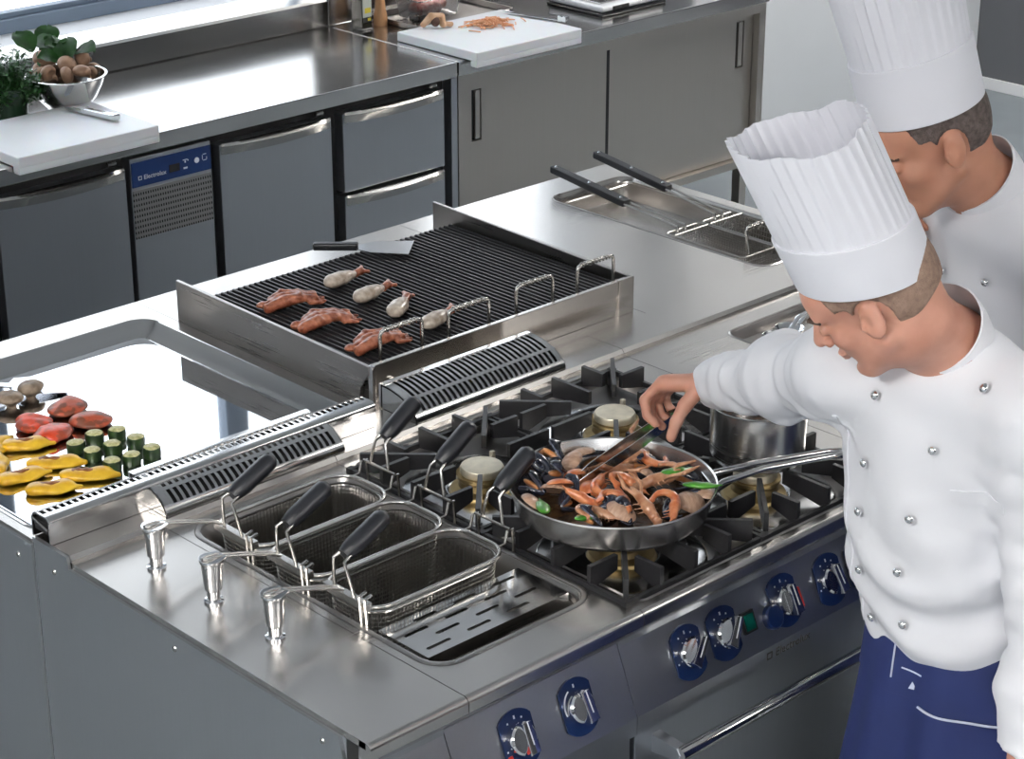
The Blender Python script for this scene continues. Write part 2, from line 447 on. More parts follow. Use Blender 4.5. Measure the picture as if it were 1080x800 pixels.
# ================================================================== ROOM
H = 3.25
struct(MB().box(-5, 7.1, -6.2, 3.95, -.08, 0).build('floor', 'floor'))
struct(MB().box(-5, 7.1, -6.2, 4.0, H, H+.1).build('ceiling', 'ceil'))
struct(MB().box(-5.1, -5, -6.2, 4, -.08, H+.1).build('wall_left', 'wall'))
struct(MB().box(6.615, 6.7, -6.2, 4, 0, H).build('wall_right', 'wall_grey'))
struct(MB().box(-5, 6.7, -6.3, -6.2, 0, H).build('wall_front', 'wall_grey'))
# back wall: low part under the long window, solid part behind the steel cupboard
WX0, WX1 = .40, 3.05
b = MB()
b.box(-5, 7, 3.70, 3.95, 0, 1.0)
b.box(-5, 7, 3.70, 3.95, 2.98, H)
b.box(-5, WX0, 3.70, 3.95, 1.0, 2.98)
b.box(WX1, 3.38, 3.70, 3.95, 1.0, 2.98)
b.box(3.38, 4.22, 3.70, 3.95, 1.0, 1.32)
b.box(4.22, 7, 3.70, 3.95, 1.0, 2.98)
struct(b.build('wall_back', 'wall'))
struct(MB().box(4.62, 6.61, 3.50, 3.69, 0, H).build('wall_rear', 'wall'))
struct(MB().box(6.60, 6.615, -6.2, 3.5, 0, .055, .004).build('baseboard_right', 'sill'))
struct(MB().box(WX0, WX1, 3.655, 3.86, .985, 1.012, .004).build('trim_1', 'sill'))
def window(n, x0, x1, z0, z1, mull):
    fr = MB(); y0, y1 = 3.84, 3.90; w = .055
    fr.box(x0, x1, y0, y1, z0, z0+.045, .004); fr.box(x0, x1, y0+.02, y1, z0+.045, z0+.062, .003); fr.box(x0, x1, y0, y1, z1-w, z1, .004)
    fr.box(x0, x0+w, y0, y1, z0, z1, .004); fr.box(x1-w, x1, y0, y1, z0, z1, .004)
    if mull: fr.box(x0, x1, y0, y1, 1.70, 1.755, .004)
    for m in mull: fr.box(m-.05, m+.05, y0, y1, 1.755, z1, .004)
    o = struct(fr.build('window_%d' % n, 'frame'))
    MB().box(x0+.01, x1-.01, 3.867, 3.873, z0+.01, z1-.01).build('window_pane', 'glass', o)
window(1, WX0, WX1, 1.012, 2.98, (1.545, 2.545))
window(2, 3.38, 4.22, 1.32, 2.98, ())

# ================================================================== BACK COUNTER
YF = 2.915
def handle_lip(x0, x1, y, z, parent, name='handle'):
    # bowed steel grip along the top edge of a door
    mb = MB(); N = 20; L = []
    for i in range(N+1):
        t = i/N; x = x0+(x1-x0)*t; d = .030*math.sin(PI*t)**.7; h = .026+.010*math.sin(PI*t)
        L.append([(x, y, z+.006), (x, y-d*.6-.004, z+.008), (x, y-d-.006, z), (x, y-d-.002, z-.006), (x, y-.003, z-h), (x, y, z-h)])
    mb.loops(L, True, True); return mb.build(name, 'wire', parent, 50)
fc = thing('refrigerated_counter', 'long stainless refrigerated counter under the window, with two doors, a vent panel and drawers', 'counter', (1.6, 3.25, 0))
b = MB(); b.box(.3, 2.822, YF, 3.60, .85, .9, .004); b.build('worktop', 'steel_counter', fc)
b = MB(); b.prism([(3.585, .9), (3.578, .905), (3.578, .988), (3.585, .996), (3.655, 1.016), (3.70, 1.016), (3.70, .9)], 'x', .3, 2.822); b.build('upstand', 'steel_counter', fc, 25)
b = MB(); b.box(.32, 2.815, YF+.045, 3.58, .14, .85); b.build('carcass', 'dark', fc)
b = MB(); b.box(2.795, 2.822, YF+.002, 3.58, .14, .85, .002); b.box(.3, .33, YF+.002, 3.58, .14, .85, .002); b.box(.33, 2.795, YF+.03, 3.58, .14, .19); b.build('side_panel', 'steel_front', fc)
for x in (.36, 1.85, 2.76):
    MB().tube([(x, YF+.08, 0), (x, YF+.08, .14)], .022, 12).build('leg', 'wire', fc)
for (x0, x1) in ((.66, 1.08), (1.112, 1.535), (1.868, 2.296)):
    d = MB().box(x0, x1, YF+.004, YF+.05, .2, .815, .003).build('door', 'steel_front', fc)
    handle_lip(x0+.006, x1-.006, YF+.004, .812, d)
for (z0, z1) in ((.562, .818), (.2, .548)):
    d = MB().box(2.342, 2.766, YF+.004, YF+.05, z0, z1, .003).build('drawer', 'steel_front', fc)
    handle_lip(2.348, 2.760, YF+.004, z1-.003, d)
v = MB().box(1.553, 1.838, YF+.006, YF+.05, .2, .838, .003).build('vent_panel', 'steel_front', fc)
MB().box(1.557, 1.834, YF+.0035, YF+.008, .595, .742, .001).build('vent_grille', 'vent', v)
cp = MB().box(1.556, 1.835, YF+.002, YF+.008, .752, .826, .001).build('control_strip', 'bluepanel', v)
mt = Matrix.Translation((1.595, YF+.0014, .772)) @ Matrix.Rotation(PI/2, 4, 'X')
add_text('Electrolux', .019, mt, 'lettering', 'print', v, True)
MB().box(1.685, 1.722, YF+.0008, YF+.003, .772, .795).build('display', 'dark', v)
MB().lathe([(0, .003), (.0085, .003), (.0085, 0), (0, 0)], (1.783, YF+.003, .790), 20, Matrix.Rotation(PI/2, 4, 'X')).build('button', 'print', v)
b = MB()
for (x, z, w, h) in ((1.742, .800, .016, .002), (1.742, .794, .004, .006), (1.742, .775, .014, .005), (1.752, .797, .003, .004), (1.812, .803, .012, .002), (1.812, .785, .012, .002), (1.804, .794, .002, .014), (1.819, .790, .002, .008)):
    b.box(x-w/2, x+w/2, YF+.001, YF+.003, z-h/2, z+h/2)
b.build('icons', 'print', v)
b = MB()
for x in (1.50, 2.262, 2.73): b.tube([(x-.014, YF+.02, .834), (x+.014, YF+.02, .834)], .006, 8)
b.build('hinge', 'wire', fc)

sc_ = thing('sliding_door_cupboard', 'stainless steel cupboard with two sliding doors and recessed pulls, standing on legs', 'cabinet', (3.59, 3.25, 0))
b = MB(); b.box(2.828, 4.385, YF, 3.60, .85, .9, .004); b.build('worktop', 'steel_counter', sc_)
b = MB(); b.box(2.828, 4.385, 3.58, 3.665, .9, 1.0, .004); b.build('upstand', 'steel_counter', sc_)
b = MB(); b.box(2.855, 4.335, YF+.004, YF+.03, .815, .86); b.box(2.828, 2.855, YF+.004, 3.58, .26, .86); b.box(4.335, 4.37, YF+.004, 3.58, .26, .86)
b.box(2.855, 4.335, YF+.0045, 3.57, .235, .265, .002); b.box(2.84, 4.36, 3.55, 3.58, .25, .85); b.build('carcass', 'steel_warm_reflection', sc_)
def rec_door(x0, x1, y, hx, side):
    outer = [(x0, .268), (x1, .268), (x1, .818), (x0, .818)]
    hx0, hx1 = hx-.022, hx+.022
    hole = [(hx0, .615), (hx1, .615), (hx1, .79), (hx0, .79)]
    d = MB().holed(outer, [hole], 0, .018, Matrix.Translation((0, y+.018, 0)) @ Matrix.Rotation(PI/2, 4, 'X')).build('sliding_door', 'steel_warm_reflection', sc_)
    b = MB(); b.box(hx0, hx1, y+.014, y+.018, .615, .79); b.build('recessed_pull', 'iron', d)
    b = MB(); xx = (hx0+.002, hx0+.014) if side > 0 else (hx0+.020, hx1-.002)
    b.box(hx1-.024 if side < 0 else hx0+.018, hx1-.003, y+.003, y+.012, .620, .785, .001); b.build('pull_insert', 'steel_warm_reflection', d)
rec_door(2.858, 3.53, YF+.012, 2.915, -1); rec_door(3.545, 4.332, YF+.034, 4.262, 1)
MB().box(3.53, 3.562, YF+.028, YF+.036, .268, .818).build('door_gap', 'dark', sc_)
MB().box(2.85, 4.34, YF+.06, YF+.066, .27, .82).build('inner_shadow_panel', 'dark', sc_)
for x in (2.90, 4.31):
    for y in (YF+.05, 3.5): MB().box(x-.02, x+.02, y-.02, y+.02, 0, .24, .003).build('leg', 'steel_warm_reflection', sc_)
tag(MB().box(2.826, 4.6, 3.67, 3.70, 1.0, 1.30, .003).build('wall_cladding', 'steel_counter'), None, None, None, 'structure').name = 'trim_2'

# ================================================================== ISLAND - FRONT ROW
def nosing(x0, x1, z=.9, y0=0):
    # closed section (y,z) of the rounded front edge and the worktop slab
    pr_ = [(y0+.012, z)]+[(y0+.012-.012*math.sin(a), z-.012+.012*math.cos(a)) for a in [PI/2*k/6 for k in range(1, 7)]]
    pr_ += [(y0, z-.026), (y0+.003, z-.031), (y0+.062, z-.084), (y0+.075, z-.084), (y0+.030, z-.040), (y0+.028, z)]
    return pr_
def panel_section(): return [(.063, .814), (.012, .694), (.010, .690), (.010, .655), (.05, .655), (.09, .80), (.09, .814)]
PN = V3((0, -.12, .051)).normalized()   # outward normal of the sloping control panel
PU = V3((0, .051, .12)).normalized()
def on_panel(x, z):
    t = (z-.694)/(.814-.694); return V3((x, .012+.051*t, z))
PM = Matrix((V3((1,0,0)), PU, PN)).transposed().to_4x4()   # local x right, y up the panel, z outward
def slab_with_hole(mb, x0, x1, y0, y1, z, hole, th=.012):
    mb.holed([(x0, y0), (x1, y0), (x1, y1), (x0, y1)], [hole] if hole else [], z-th, z)
def rear_deck(mb, x0, x1):
    mb.prism([(.812, .885), (.812, .905), (.818, .913), (.93, .913), (.93, .885)], 'x', x0, x1)
def arch_louver(x0, x1, label, name='flue_grille'):
    # curved slotted grille arching from the deck up to the ridge
    mb = MB(); n = 7; Y0, Z0, Y1, Z1 = .822, .914, .934, .966
    def P(t): a = t*PI/2; return (Y0+(Y1-Y0)*(1-math.cos(a)), Z0+(Z1-Z0)*math.sin(a))
    def strip(xa, xb, ta, tb, th=.004, m=6):
        L = []
        for k in range(m+1):
            y, z = P(ta+(tb-ta)*k/m); a = (ta+(tb-ta)*k/m)*PI/2
            ny, nz = -math.cos(a), math.sin(a)
            L.append([(xa, y, z), (xb, y, z), (xb, y-ny*th, z-nz*th), (xa, y-ny*th, z-nz*th)])
        mb.loops(L, True, True)
    strip(x0, x0+.016, 0, 1); strip(x1-.016, x1, 0, 1)
    strip(x0, x1, 0, .24); strip(x0, x1, .94, 1); strip(x0, x1, .50, .56)
    N = 27; w = (x1-x0-.032)/N
    for i in range(N): strip(x0+.016+i*w, x0+.016+i*w+w*.45, .2, .95)
    mb.box(x0, x1, Y1-.004, Y1+.006, Z0, Z1)
    mb.prism([P(0)]+[P(t/6) for t in range(1, 7)]+[(Y1, Z0)], 'x', x0, x0+.003); mb.prism([P(0)]+[P(t/6) for t in range(1, 7)]+[(Y1, Z0)], 'x', x1-.003, x1)
    o = tag(mb.build(name, 'steel_bright', None, 30), label, 'vent grille')
    b = MB(); b.prism([(Y0+.012, .914), (Y0+.02, .93), (Y0+.05, .948), (Y1-.006, .952), (Y1-.006, .914)], 'x', x0+.005, x1-.005); b.build('grille_shade_fill', 'dark', o)  # near-black box standing in for the shade behind the slots
    return o
def knob(x, z, ang, parent, kind='plain', red=False):
    c = on_panel(x, z); T = Matrix.Translation(c) @ PM
    poly = []
    R, W = .050, .037
    a0 = math.acos(W/R)
    for s in (0, 1):
        for k in range(13):
            a = a0+(PI-2*a0)*k/12+s*PI; poly.append((R*math.cos(a), R*math.sin(a)))
    e = thing_part('control_knob', parent)
    B = MB().prism(poly, 'z', 0, .005, .0015, T).build('knob', 'blue', parent)
    B.name = 'knob_bezel'
    mk = MB()
    mk.box(-.0015, .0015, .034, .040, .005, .0058, 0, 2, T)
    if kind == 'arc':
        pts = [T @ V3((-.031*math.cos(t), .031*math.sin(t)+.004, .0056)) for t in [(-.35+k*.12) for k in range(13)]]
        mk.tube(pts, .0015, 6)
    else:
        for a in (1.1, 2.1, 2.9, 3.5):
            mk.box(.033*math.cos(a)-.0015, .033*math.cos(a)+.0015, .036*math.sin(a)-.0015, .036*math.sin(a)+.0015, .005, .0056, 0, 2, T)
    mk.build('dial_marks', 'print', B)
    if red: MB().box(-.034, -.024, -.032, -.020, .005, .006, .001, 1, T).build('red_mark', 'red', B)
    if kind == 'key':   # bezel with a side lobe and a red tag on the knob
        MB().lathe([(0, .012), (.020, .012), (.024, .009), (.024, 0), (0, 0)], (0,0,0), 24, T @ Matrix.Translation((-.040, -.018, 0))).build('side_lobe', 'blue', B)
    K = MB(); R2 = Matrix.Rotation(ang, 4, 'Z')
    K.lathe([(0, .020), (.024, .020), (.0275, .017), (.0285, .004), (.0285, 0), (0, 0)], (0,0,0), 32, T)
    K.prism([(-.0105, -.026), (.0105, -.026), (.0085, .029), (0, .0315), (-.0085, .029)], 'z', .018, .038, .002, T @ R2)
    o = K.build('grip', 'chrome', B, 30)
    k2 = MB(); k2.box(-.0008, .0008, -.010, .030, .0375, .0388, 0, 1, T @ R2); k2.build('pointer_line', 'print', B)
    if kind == 'key': MB().box(.010, .016, -.020, .020, .018, .036, .002, 2, T @ R2).build('red_tag', 'red', B)
    return B
def thing_part(*a): return None

# --- lifting unit (0 - .2)
LU = thing('basket_lift_unit', 'narrow stainless end unit with three lifting posts, nearest the left corner of the island', 'cooking unit', (.1, .45, 0))
def worktop_front(x0, x1, parent, hole=None):
    b = MB(); b.prism(nosing(x0, x1), 'x', x0, x1)
    slab_with_hole(b, x0, x1, .0125, .818, .90005, hole); rear_deck(b, x0, x1)
    return b
worktop_front(.0, .1992, LU).build('worktop', 'steel', LU, 25)
MB().prism(panel_section(), 'x', .001, .1992).build('control_panel', 'steel_front', LU, 20)
MB().box(.001, .1992, .06, .90, .15, .888).build('carcass', 'steel_side', LU)
MB().box(.004, .1985, .022, .06, .17, .65, .002).build('front_panel', 'steel_front', LU)
sp = MB(); sp.prism([(.03, .15), (.925, .15), (.925, .911), (.82, .911), (.815, .888), (.07, .888), (.01, .655), (.03, .65)], 'x', -.006, .001); sp = sp.build('side_panel', 'steel_side', LU)
b = MB()
for (y, z) in ((.865, .865), (.50, .862), (.11, .862), (.12, .42), (.86, .42)): b.lathe([(0, .0025), (.0045, .002), (.006, 0)], (-.006, y, z), 10, Matrix.Rotation(-PI/2, 4, 'Y'))
b.build('screws', 'wire', sp)
for x in (.04, .16):
    for y in (.12, .84): MB().tube([(x, y, 0), (x, y, .15)], .022, 12).build('leg', 'wire', LU)
def lift_post(y):
    p = MB().lathe([(0, 0), (.017, 0), (.017, .004), (.0115, .005), (.0115, .022), (.0155, .026), (.0195, .073), (.0215, .077), (.0215, .079), (0, .080)], (.099, y, .9), 32).build('lift_post', 'chrome', LU, 30)
    b = MB()
    poly = [(.0225*math.cos(a)-.0, .0225*math.sin(a)) for a in [PI/2+k*PI/10 for k in range(11)]]+[(.022, -.013), (.022, .013)]
    b.prism(poly, 'z', .9795, .9835, .0008, Matrix.Translation((.099, y, 0)))
    b.build('post_cap', 'chrome', p)
    b = MB()
    zz = .984
    for q in (-1, 1): b.tube([(.080, y+q*.002, zz+.002), (.090, y+q*.005, zz+.002), (.110, y+q*.0055, zz), (.212, y+q*.0055-.008, .955), (.232, y+q*.0055-.010, .945)], .0026, 8)
    b.build('lift_arm', 'wire', p, 50)
for y in (.697, .529, .36): lift_post(y)

# --- pasta cooker (.2 - .6)
PC = thing('pasta_cooker', 'stainless pasta boiler with a deep well holding three wire baskets', 'cooking unit', (.4, .45, 0))
WELL = (.228, .578, .102, .775)
worktop_front(.2008, .5992, PC, rrect(*WELL, .045)).build('worktop', 'steel', PC, 25)
b = MB()
b.loops([inset(*WELL, .045, -.012, .9005), inset(*WELL, .045, -.009, .903), inset(*WELL, .045, -.002, .902), inset(*WELL, .045, .004, .892), inset(*WELL, .045, .012, .884), inset(*WELL, .045, .016, .86), inset(*WELL, .045, .024, .62), inset(*WELL, .045, .05, .60)])
b.build('well', 'steel_dark', PC, 50)
MB().loops([inset(*WELL, .045, .020, .71), inset(*WELL, .045, .03, .711)], True).build('water', 'dark', PC)
MB().prism(panel_section(), 'x', .2008, .5992).build('control_panel', 'steel_front', PC, 20)
MB().box(.2008, .5992, .06, .90, .15, .60).build('carcass', 'steel_side', PC)
d = MB().box(.205, .596, .022, .06, .17, .65, .002).build('door', 'steel_front', PC)
MB().tube([(.57, -.02, .60), (.57, -.02, .42)], .008, 10).build('handle', 'steel_bright', d)
for x in (.24, .56):
    for y in (.12, .84): MB().tube([(x, y, 0), (x, y, .15)], .022, 12).build('leg', 'wire', PC)
arch_louver(.21, .628, 'curved slotted steel vent grille behind the wire pasta baskets')
# perforated drain shelf at the near end of the well
slots = []
for r_, (yy, xs) in enumerate(((.250, (.33, .42, .51)), (.222, (.285, .375, .465, .535)), (.194, (.33, .42, .51)), (.166, (.285, .375, .465, .535)))):
    for x in xs:
        if x > .53: continue
        slots.append([(x+.024*math.cos(a)*0+(.022 if math.cos(a) > 0 else -.022)+.004*math.cos(a), yy+.0042*math.sin(a)) for a in [PI/8+k*PI/4 for k in range(8)]])
b = MB(); b.holed([(.242, .146), (.562, .146), (.562, .268), (.242, .268)], slots, .893, .8955); b.box(.242, .562, .143, .146, .872, .8955); b.build('perforated_shelf', 'steel_bright', PC)
knob(.340, .750, 0.05, PC, 'plain', True); knob(.478, .752, 0.1, PC, 'arc')

# wire baskets
def pasta_basket(yc, label, dy=.0):
    t = thing('pasta_basket', label, 'basket', (.39, yc, .72), 'wire pasta baskets hanging in the well')
    x0, x1, y0, y1, r = .232, .548, yc-.074, yc+.074, .05
    mb = MB()
    mb.tube(rrect(x0, x1, y0, y1, r, 8, .930), .0036, 8, closed=True, cap=False)
    mb.tube(rrect(x0+.004, x1-.004, y0+.004, y1-.004, r, 8, .918), .0026, 6, closed=True, cap=False)
    # front lugs and right-hand hanging hooks
    mb.box(x0-.004, x0+.010, yc-.062, yc+.052, .928, .942, .001)
    for s in (-1, 1): mb.tube([(x1-.01, yc+s*.045, .93), (x1+.012, yc+s*.045, .932), (x1+.018, yc+s*.045, .955), (x1+.03, yc+s*.045, .955), (x1+.034, yc+s*.045, .908)], .003, 6)
    mb.tube([(x1+.024, yc-.045, .956), (x1+.024, yc+.045, .956)], .003, 6)
    for s in (0, 1): mb.tube([(x0-.004, yc-.065+s*.014, .90), (x0-.008, yc-.065+s*.014, .955), (x0+.006, yc-.065+s*.014, .958)], .003, 6)
    mb.build('rim_frame', 'wire', t, 50)
    ms = MB()
    zt, zb = .920, .735
    K = 9; base = rrect(x0+.006, x1-.006, y0+.006, y1-.006, r-.006, 8); n = len(base)
    # resample the outline evenly
    P = [V3((p[0], p[1], 0)) for p in base]+[V3((base[0][0], base[0][1], 0))]
    L = [0]
    for a_, b_ in zip(P, P[1:]): L.append(L[-1]+(b_-a_).length)
    def at(s):
        s %= L[-1]
        for i in range(len(P)-1):
            if L[i+1] >= s:
                return P[i].lerp(P[i+1], (s-L[i])/max(1e-9, L[i+1]-L[i]))
    cnt = 104; c = V3(((x0+x1)/2, (y0+y1)/2, 0))
    ring = [at(L[-1]*k/cnt) for k in range(cnt)]
    def q(p, z):
        s = .90+.10*(z-zb)/(zt-zb); v = c+(p-c)*s; return V3((v.x, v.y, z))
    w = .0009
    for i, p in enumerate(ring):
        o_ = (p-c).normalized(); tn = V3((-o_.y, o_.x, 0))*w
        ms.loops([[q(p, zt)+tn, q(p, zt)-tn, q(p, zt)-o_*w*1.6], [q(p, zb)+tn, q(p, zb)-tn, q(p, zb)-o_*w*1.6]], False)
    nz = 24
    for k in range(nz):
        z = zb+(zt-zb)*k/(nz-1)
        ms.tube([q(p, z) for p in ring[::2]], .0012, 3, closed=True, cap=False)
    for k in range(48):
        x = x0+.026+(x1-x0-.052)*k/47; ms.tube([(x, y0+.016, zb), (x, y1-.016, zb)], .0011, 3, cap=False)
    for k in range(22):
        y = y0+.018+(y1-y0-.036)*k/21; ms.tube([(x0+.024, y, zb), (x1-.024, y, zb)], .0011, 3, cap=False)
    ms.build('wire_mesh', 'mesh_wire', t, 60)
    for side in (-1, 1):
        if side < 0: a = V3((x0+.002, yc, .938)); g = V3((-.010, 0, .066)); u = V3((.092, -.002, .046))
        else: a = V3((x1+.024, yc, .956)); g = V3((.004, 0, .050)); u = V3((.080, -.002, .054))
        st = MB()
        for s in (-1, 1):
            st.tube([a+V3((0, s*.026, 0)), a+g*.5+V3((0, s*.021, 0)), a+g+V3((0, s*.014, 0)), a+g+u*.35+V3((0, s*.009, 0))], .0031, 8)
        h = st.build('handle', 'wire', t, 50)
        gr = MB(); p0 = a+g+u*.12; p1 = a+g+u*1.12
        gr.tube([p0.lerp(p1, k/12) for k in range(13)], .0185, 14, rf=lambda q_: (.72+.28*min(1, q_*5)) if q_ < .9 else .95-.5*((q_-.9)/.1)**2, flat=.85)
        gr.build('grip', 'rubber', h, 50)
    return t
pasta_basket(.652, 'rectangular wire pasta basket with black handles, nearest the curved vent grille')
pasta_basket(.498, 'wire pasta basket with black handles, middle one of the three in the boiler well')
pasta_basket(.344, 'wire pasta basket with black handles beside the perforated steel shelf')

# --- gas range (.6 - 1.4)
GR = thing('gas_range', 'stainless gas range with four open burners, blue knobs and an oven below', 'stove', (1.0, .45, 0))
HOB = (.618, 1.325, .030, .785)
worktop_front(.6008, 1.3992, GR, rrect(*HOB, .02)).build('worktop', 'steel', GR, 25)
b = MB(); b.loops([inset(*HOB, .02, -.004, .9005), inset(*HOB, .02, 0, .902), inset(*HOB, .02, .006, .890), inset(*HOB, .02, .014, .872), inset(*HOB, .02, .03, .868)]); b.build('hob_pan', 'steel_dark', GR, 40)
MB().prism(panel_section(), 'x', .6008, 1.3992).build('control_panel', 'steel_front', GR, 20)
MB().box(.6008, 1.3992, .06, .90, .15, .865).build('carcass', 'steel_side', GR)
MB().prism([(.03, .15), (.925, .15), (.925, .885), (.03, .80)], 'x', 1.392, 1.3992).build('side_panel', 'steel_side', GR)
d = MB().box(.606, 1.394, .020, .06, .24, .648, .003).build('oven_door', 'steel_front', GR)
MB().box(.60, 1.394, .03, .06, .16, .235, .003).build('plinth_panel', 'steel_front', GR)
b = MB(); b.tube([(.650, -.045, .617), (1.355, -.045, .617)], .0135, 16); b.build('door_handle', 'steel_bright', d, 40)
for x in (.66, 1.34): MB().prism([(.020, .632), (-.040, .628), (-.048, .617), (-.040, .604), (.020, .596)], 'x', x-.012, x+.012, .002).build('handle_bracket', 'steel_front', d)
mt = Matrix.Translation((.968, .0095, .664)) @ Matrix.Rotation(PI/2, 4, 'X')
add_text('Electrolux', .024, mt, 'lettering', 'print_dark', GR, True)
knob(.752, .748, -.75, GR, 'plain'); knob(.847, .749, -.65, GR, 'plain'); knob(1.015, .752, .1, GR, 'key'); knob(1.145, .748, .2, GR, 'plain'); knob(1.238, .750, 0, GR, 'plain')
T = Matrix.Translation(on_panel(.912, .747)) @ PM
o = MB().box(-.017, .017, -.020, .020, 0, .007, .001, 2, T).build('indicator_lamp', 'iron', GR); MB().box(-.012, .012, -.015, .015, .006, .009, .001, 2, T).build('green_lens', 'green', o)
for x in (.65, 1.35):
    for y in (.12, .84): MB().tube([(x, y, 0), (x, y, .15)], .022, 12).build('leg', 'wire', GR)
arch_louver(.815, 1.232, 'curved slotted steel vent grille between the burners and the chargrill')
BX = (.77, 1.135); BY = (.215, .585)
for bx in BX:
    for by in BY:
        c = (bx, by, .868)
        B = MB().lathe([(0, 0), (.062, 0), (.060, .006), (.046, .012), (.043, .022), (.050, .030), (.050, .036), (0, .036)], c, 40).build('burner', 'brass', GR, 40)
        MB().lathe([(0, .035), (.040, .035), (.0425, .038), (.0425, .047), (.040, .051), (0, .054)], c, 40, wob=None).build('burner_cap', 'cap', B, 40)
        b = MB(); b.lathe([(.155, .0), (.150, .003), (.07, .005), (.062, 0)], c, 40); b.build('burner_tray', 'steel_bright', B, 40)
        b = MB(); b.box(c[0]+.055, c[0]+.064, c[1]+.03, c[1]+.039, .872, .918, .001); b.build('igniter', 'cap', B)
        # pan support
        g = MB(); hx, hy = .176, .178; zt, zb = .941, .905
        def blade(p, q, h=.042, z=zt, th=.0045):
            p = V3((bx+p[0], by+p[1], 0)); q = V3((bx+q[0], by+q[1], 0)); d_ = (q-p).normalized(); n_ = V3((-d_.y, d_.x, 0))*th
            g.loops([[p-n_+V3((0,0,z)), p+n_+V3((0,0,z)), p+n_+V3((0,0,z-h)), p-n_+V3((0,0,z-h))],
                     [q-n_+V3((0,0,z)), q+n_+V3((0,0,z)), q+n_+V3((0,0,z-h*.62)), q-n_+V3((0,0,z-h*.62))]], True, True)
        for sx in (-1, 1):
            for sy in (-1, 1):
                blade((sx*hx*.93, sy*hy*.93), (sx*.062, sy*.062), .044)
                blade((sx*hx, sy*hy*.50), (sx*hx*.62, sy*hy*.50), .046)
                blade((sx*hx*.50, sy*hy), (sx*hx*.50, sy*hy*.66), .046)
        for s in (-1, 1):
            blade((s*hx, 0), (s*.070, 0), .044); blade((0, s*hy), (0, s*.070), .044)
        g.build('pan_support', 'iron', GR, 30)
        f_ = MB()
        f_.tube([(bx-hx, by-hy, .903), (bx+hx, by-hy, .903), (bx+hx, by+hy, .903), (bx-hx, by+hy, .903)], .0075, 4, closed=True, cap=False)
        for sx in (-1, 1):
            for sy in (-1, 1): f_.box(bx+sx*hx-.007, bx+sx*hx+.007, by+sy*hy-.007, by+sy*hy+.007, .868, .91)
        f_.build('support_frame', 'iron', GR)

# --- neutral unit (1.4 - 2.37) with the recessed tray
NU = thing('neutral_worktop_unit', 'stainless worktop unit with a recessed utensil tray, to the right of the gas range', 'cooking unit', (1.9, .45, 0))
TR = (1.655, 2.12, .575, .745)
worktop_front(1.4008, 2.375, NU, rrect(*TR, .03)).build('worktop', 'steel', NU, 25)
b = MB(); b.loops([inset(*TR, .03, -.006, .9005), inset(*TR, .03, -.002, .902), inset(*TR, .03, .004, .893), inset(*TR, .03, .010, .875), inset(*TR, .03, .022, .872)]); b.build('recessed_tray', 'steel_dark', NU, 40)
MB().prism(panel_section(), 'x', 1.4008, 2.375).build('control_panel', 'steel_front', NU, 20)
MB().box(1.4008, 2.375, .06, .90, .15, .868).build('carcass', 'steel_side', NU)
for (x0, x1) in ((1.405, 1.885), (1.89, 2.37)):
    d = MB().box(x0, x1, .022, .06, .17, .65, .002).build('door', 'steel_front', NU); MB().tube([(x0+.05, -.015, .61), (x1-.05, -.015, .61)], .009, 10).build('handle', 'steel_bright', d)
for x in (1.45, 2.33):
    for y in (.12, .84): MB().tube([(x, y, 0), (x, y, .15)], .022, 12).build('leg', 'wire', NU)

# ================================================================== ISLAND - BACK ROW
YD = 1.812
def body_back(x0, x1, parent, hole, y0=.932, flat0=.932):
    b = MB(); slab_with_hole(b, x0, x1, y0, YD, .9, hole, .05); o = b.build('worktop', 'steel', parent, 25); return o
GU = thing('griddle_unit', 'chrome-topped griddle cooker with vegetables frying on its mirror-like plate', 'cooking unit', (.4, 1.37, 0))
GW = (.022, .785, .945, 1.722)
body_back(0.0, .8182, GU, rrect(*GW, .055))
b = MB()
b.loops([inset(*GW, .055, -.004, .9003), inset(*GW, .055, 0, .902), inset(*GW, .055, .004, .899), inset(*GW, .055, .012, .888), inset(*GW, .055, .024, .880), inset(*GW, .055, .030, .873), inset(*GW, .055, .034, .868)], False)
b.build('coved_surround', 'steel_bright', GU, 60)
gp = MB(); gp.loops([inset(*GW, .055, .032, .868), inset(*GW, .055, .036, .8705), inset(*GW, .055, .040, .871)], True, True); gp.build('griddle_plate', 'mirror', GU, 30)
MB().box(0, .8182, .932, YD-.006, .15, .85).build('carcass', 'steel_side', GU)
sp = MB().box(-.006, 0, .935, YD-.004, .15, .893).build('side_panel', 'steel_side', GU)
b = MB()
for (y, z) in ((.985, .855), (1.36, .855), (1.74, .855)): b.lathe([(0, .0025), (.0045, .002), (.006, 0)], (-.006, y, z), 10, Matrix.Rotation(-PI/2, 4, 'Y'))
b.build('screws', 'wire', sp)
for x in (.05, .77):
    for y in (1.0, 1.75): MB().tube([(x, y, 0), (x, y, .15)], .022, 12).build('leg', 'wire', GU)
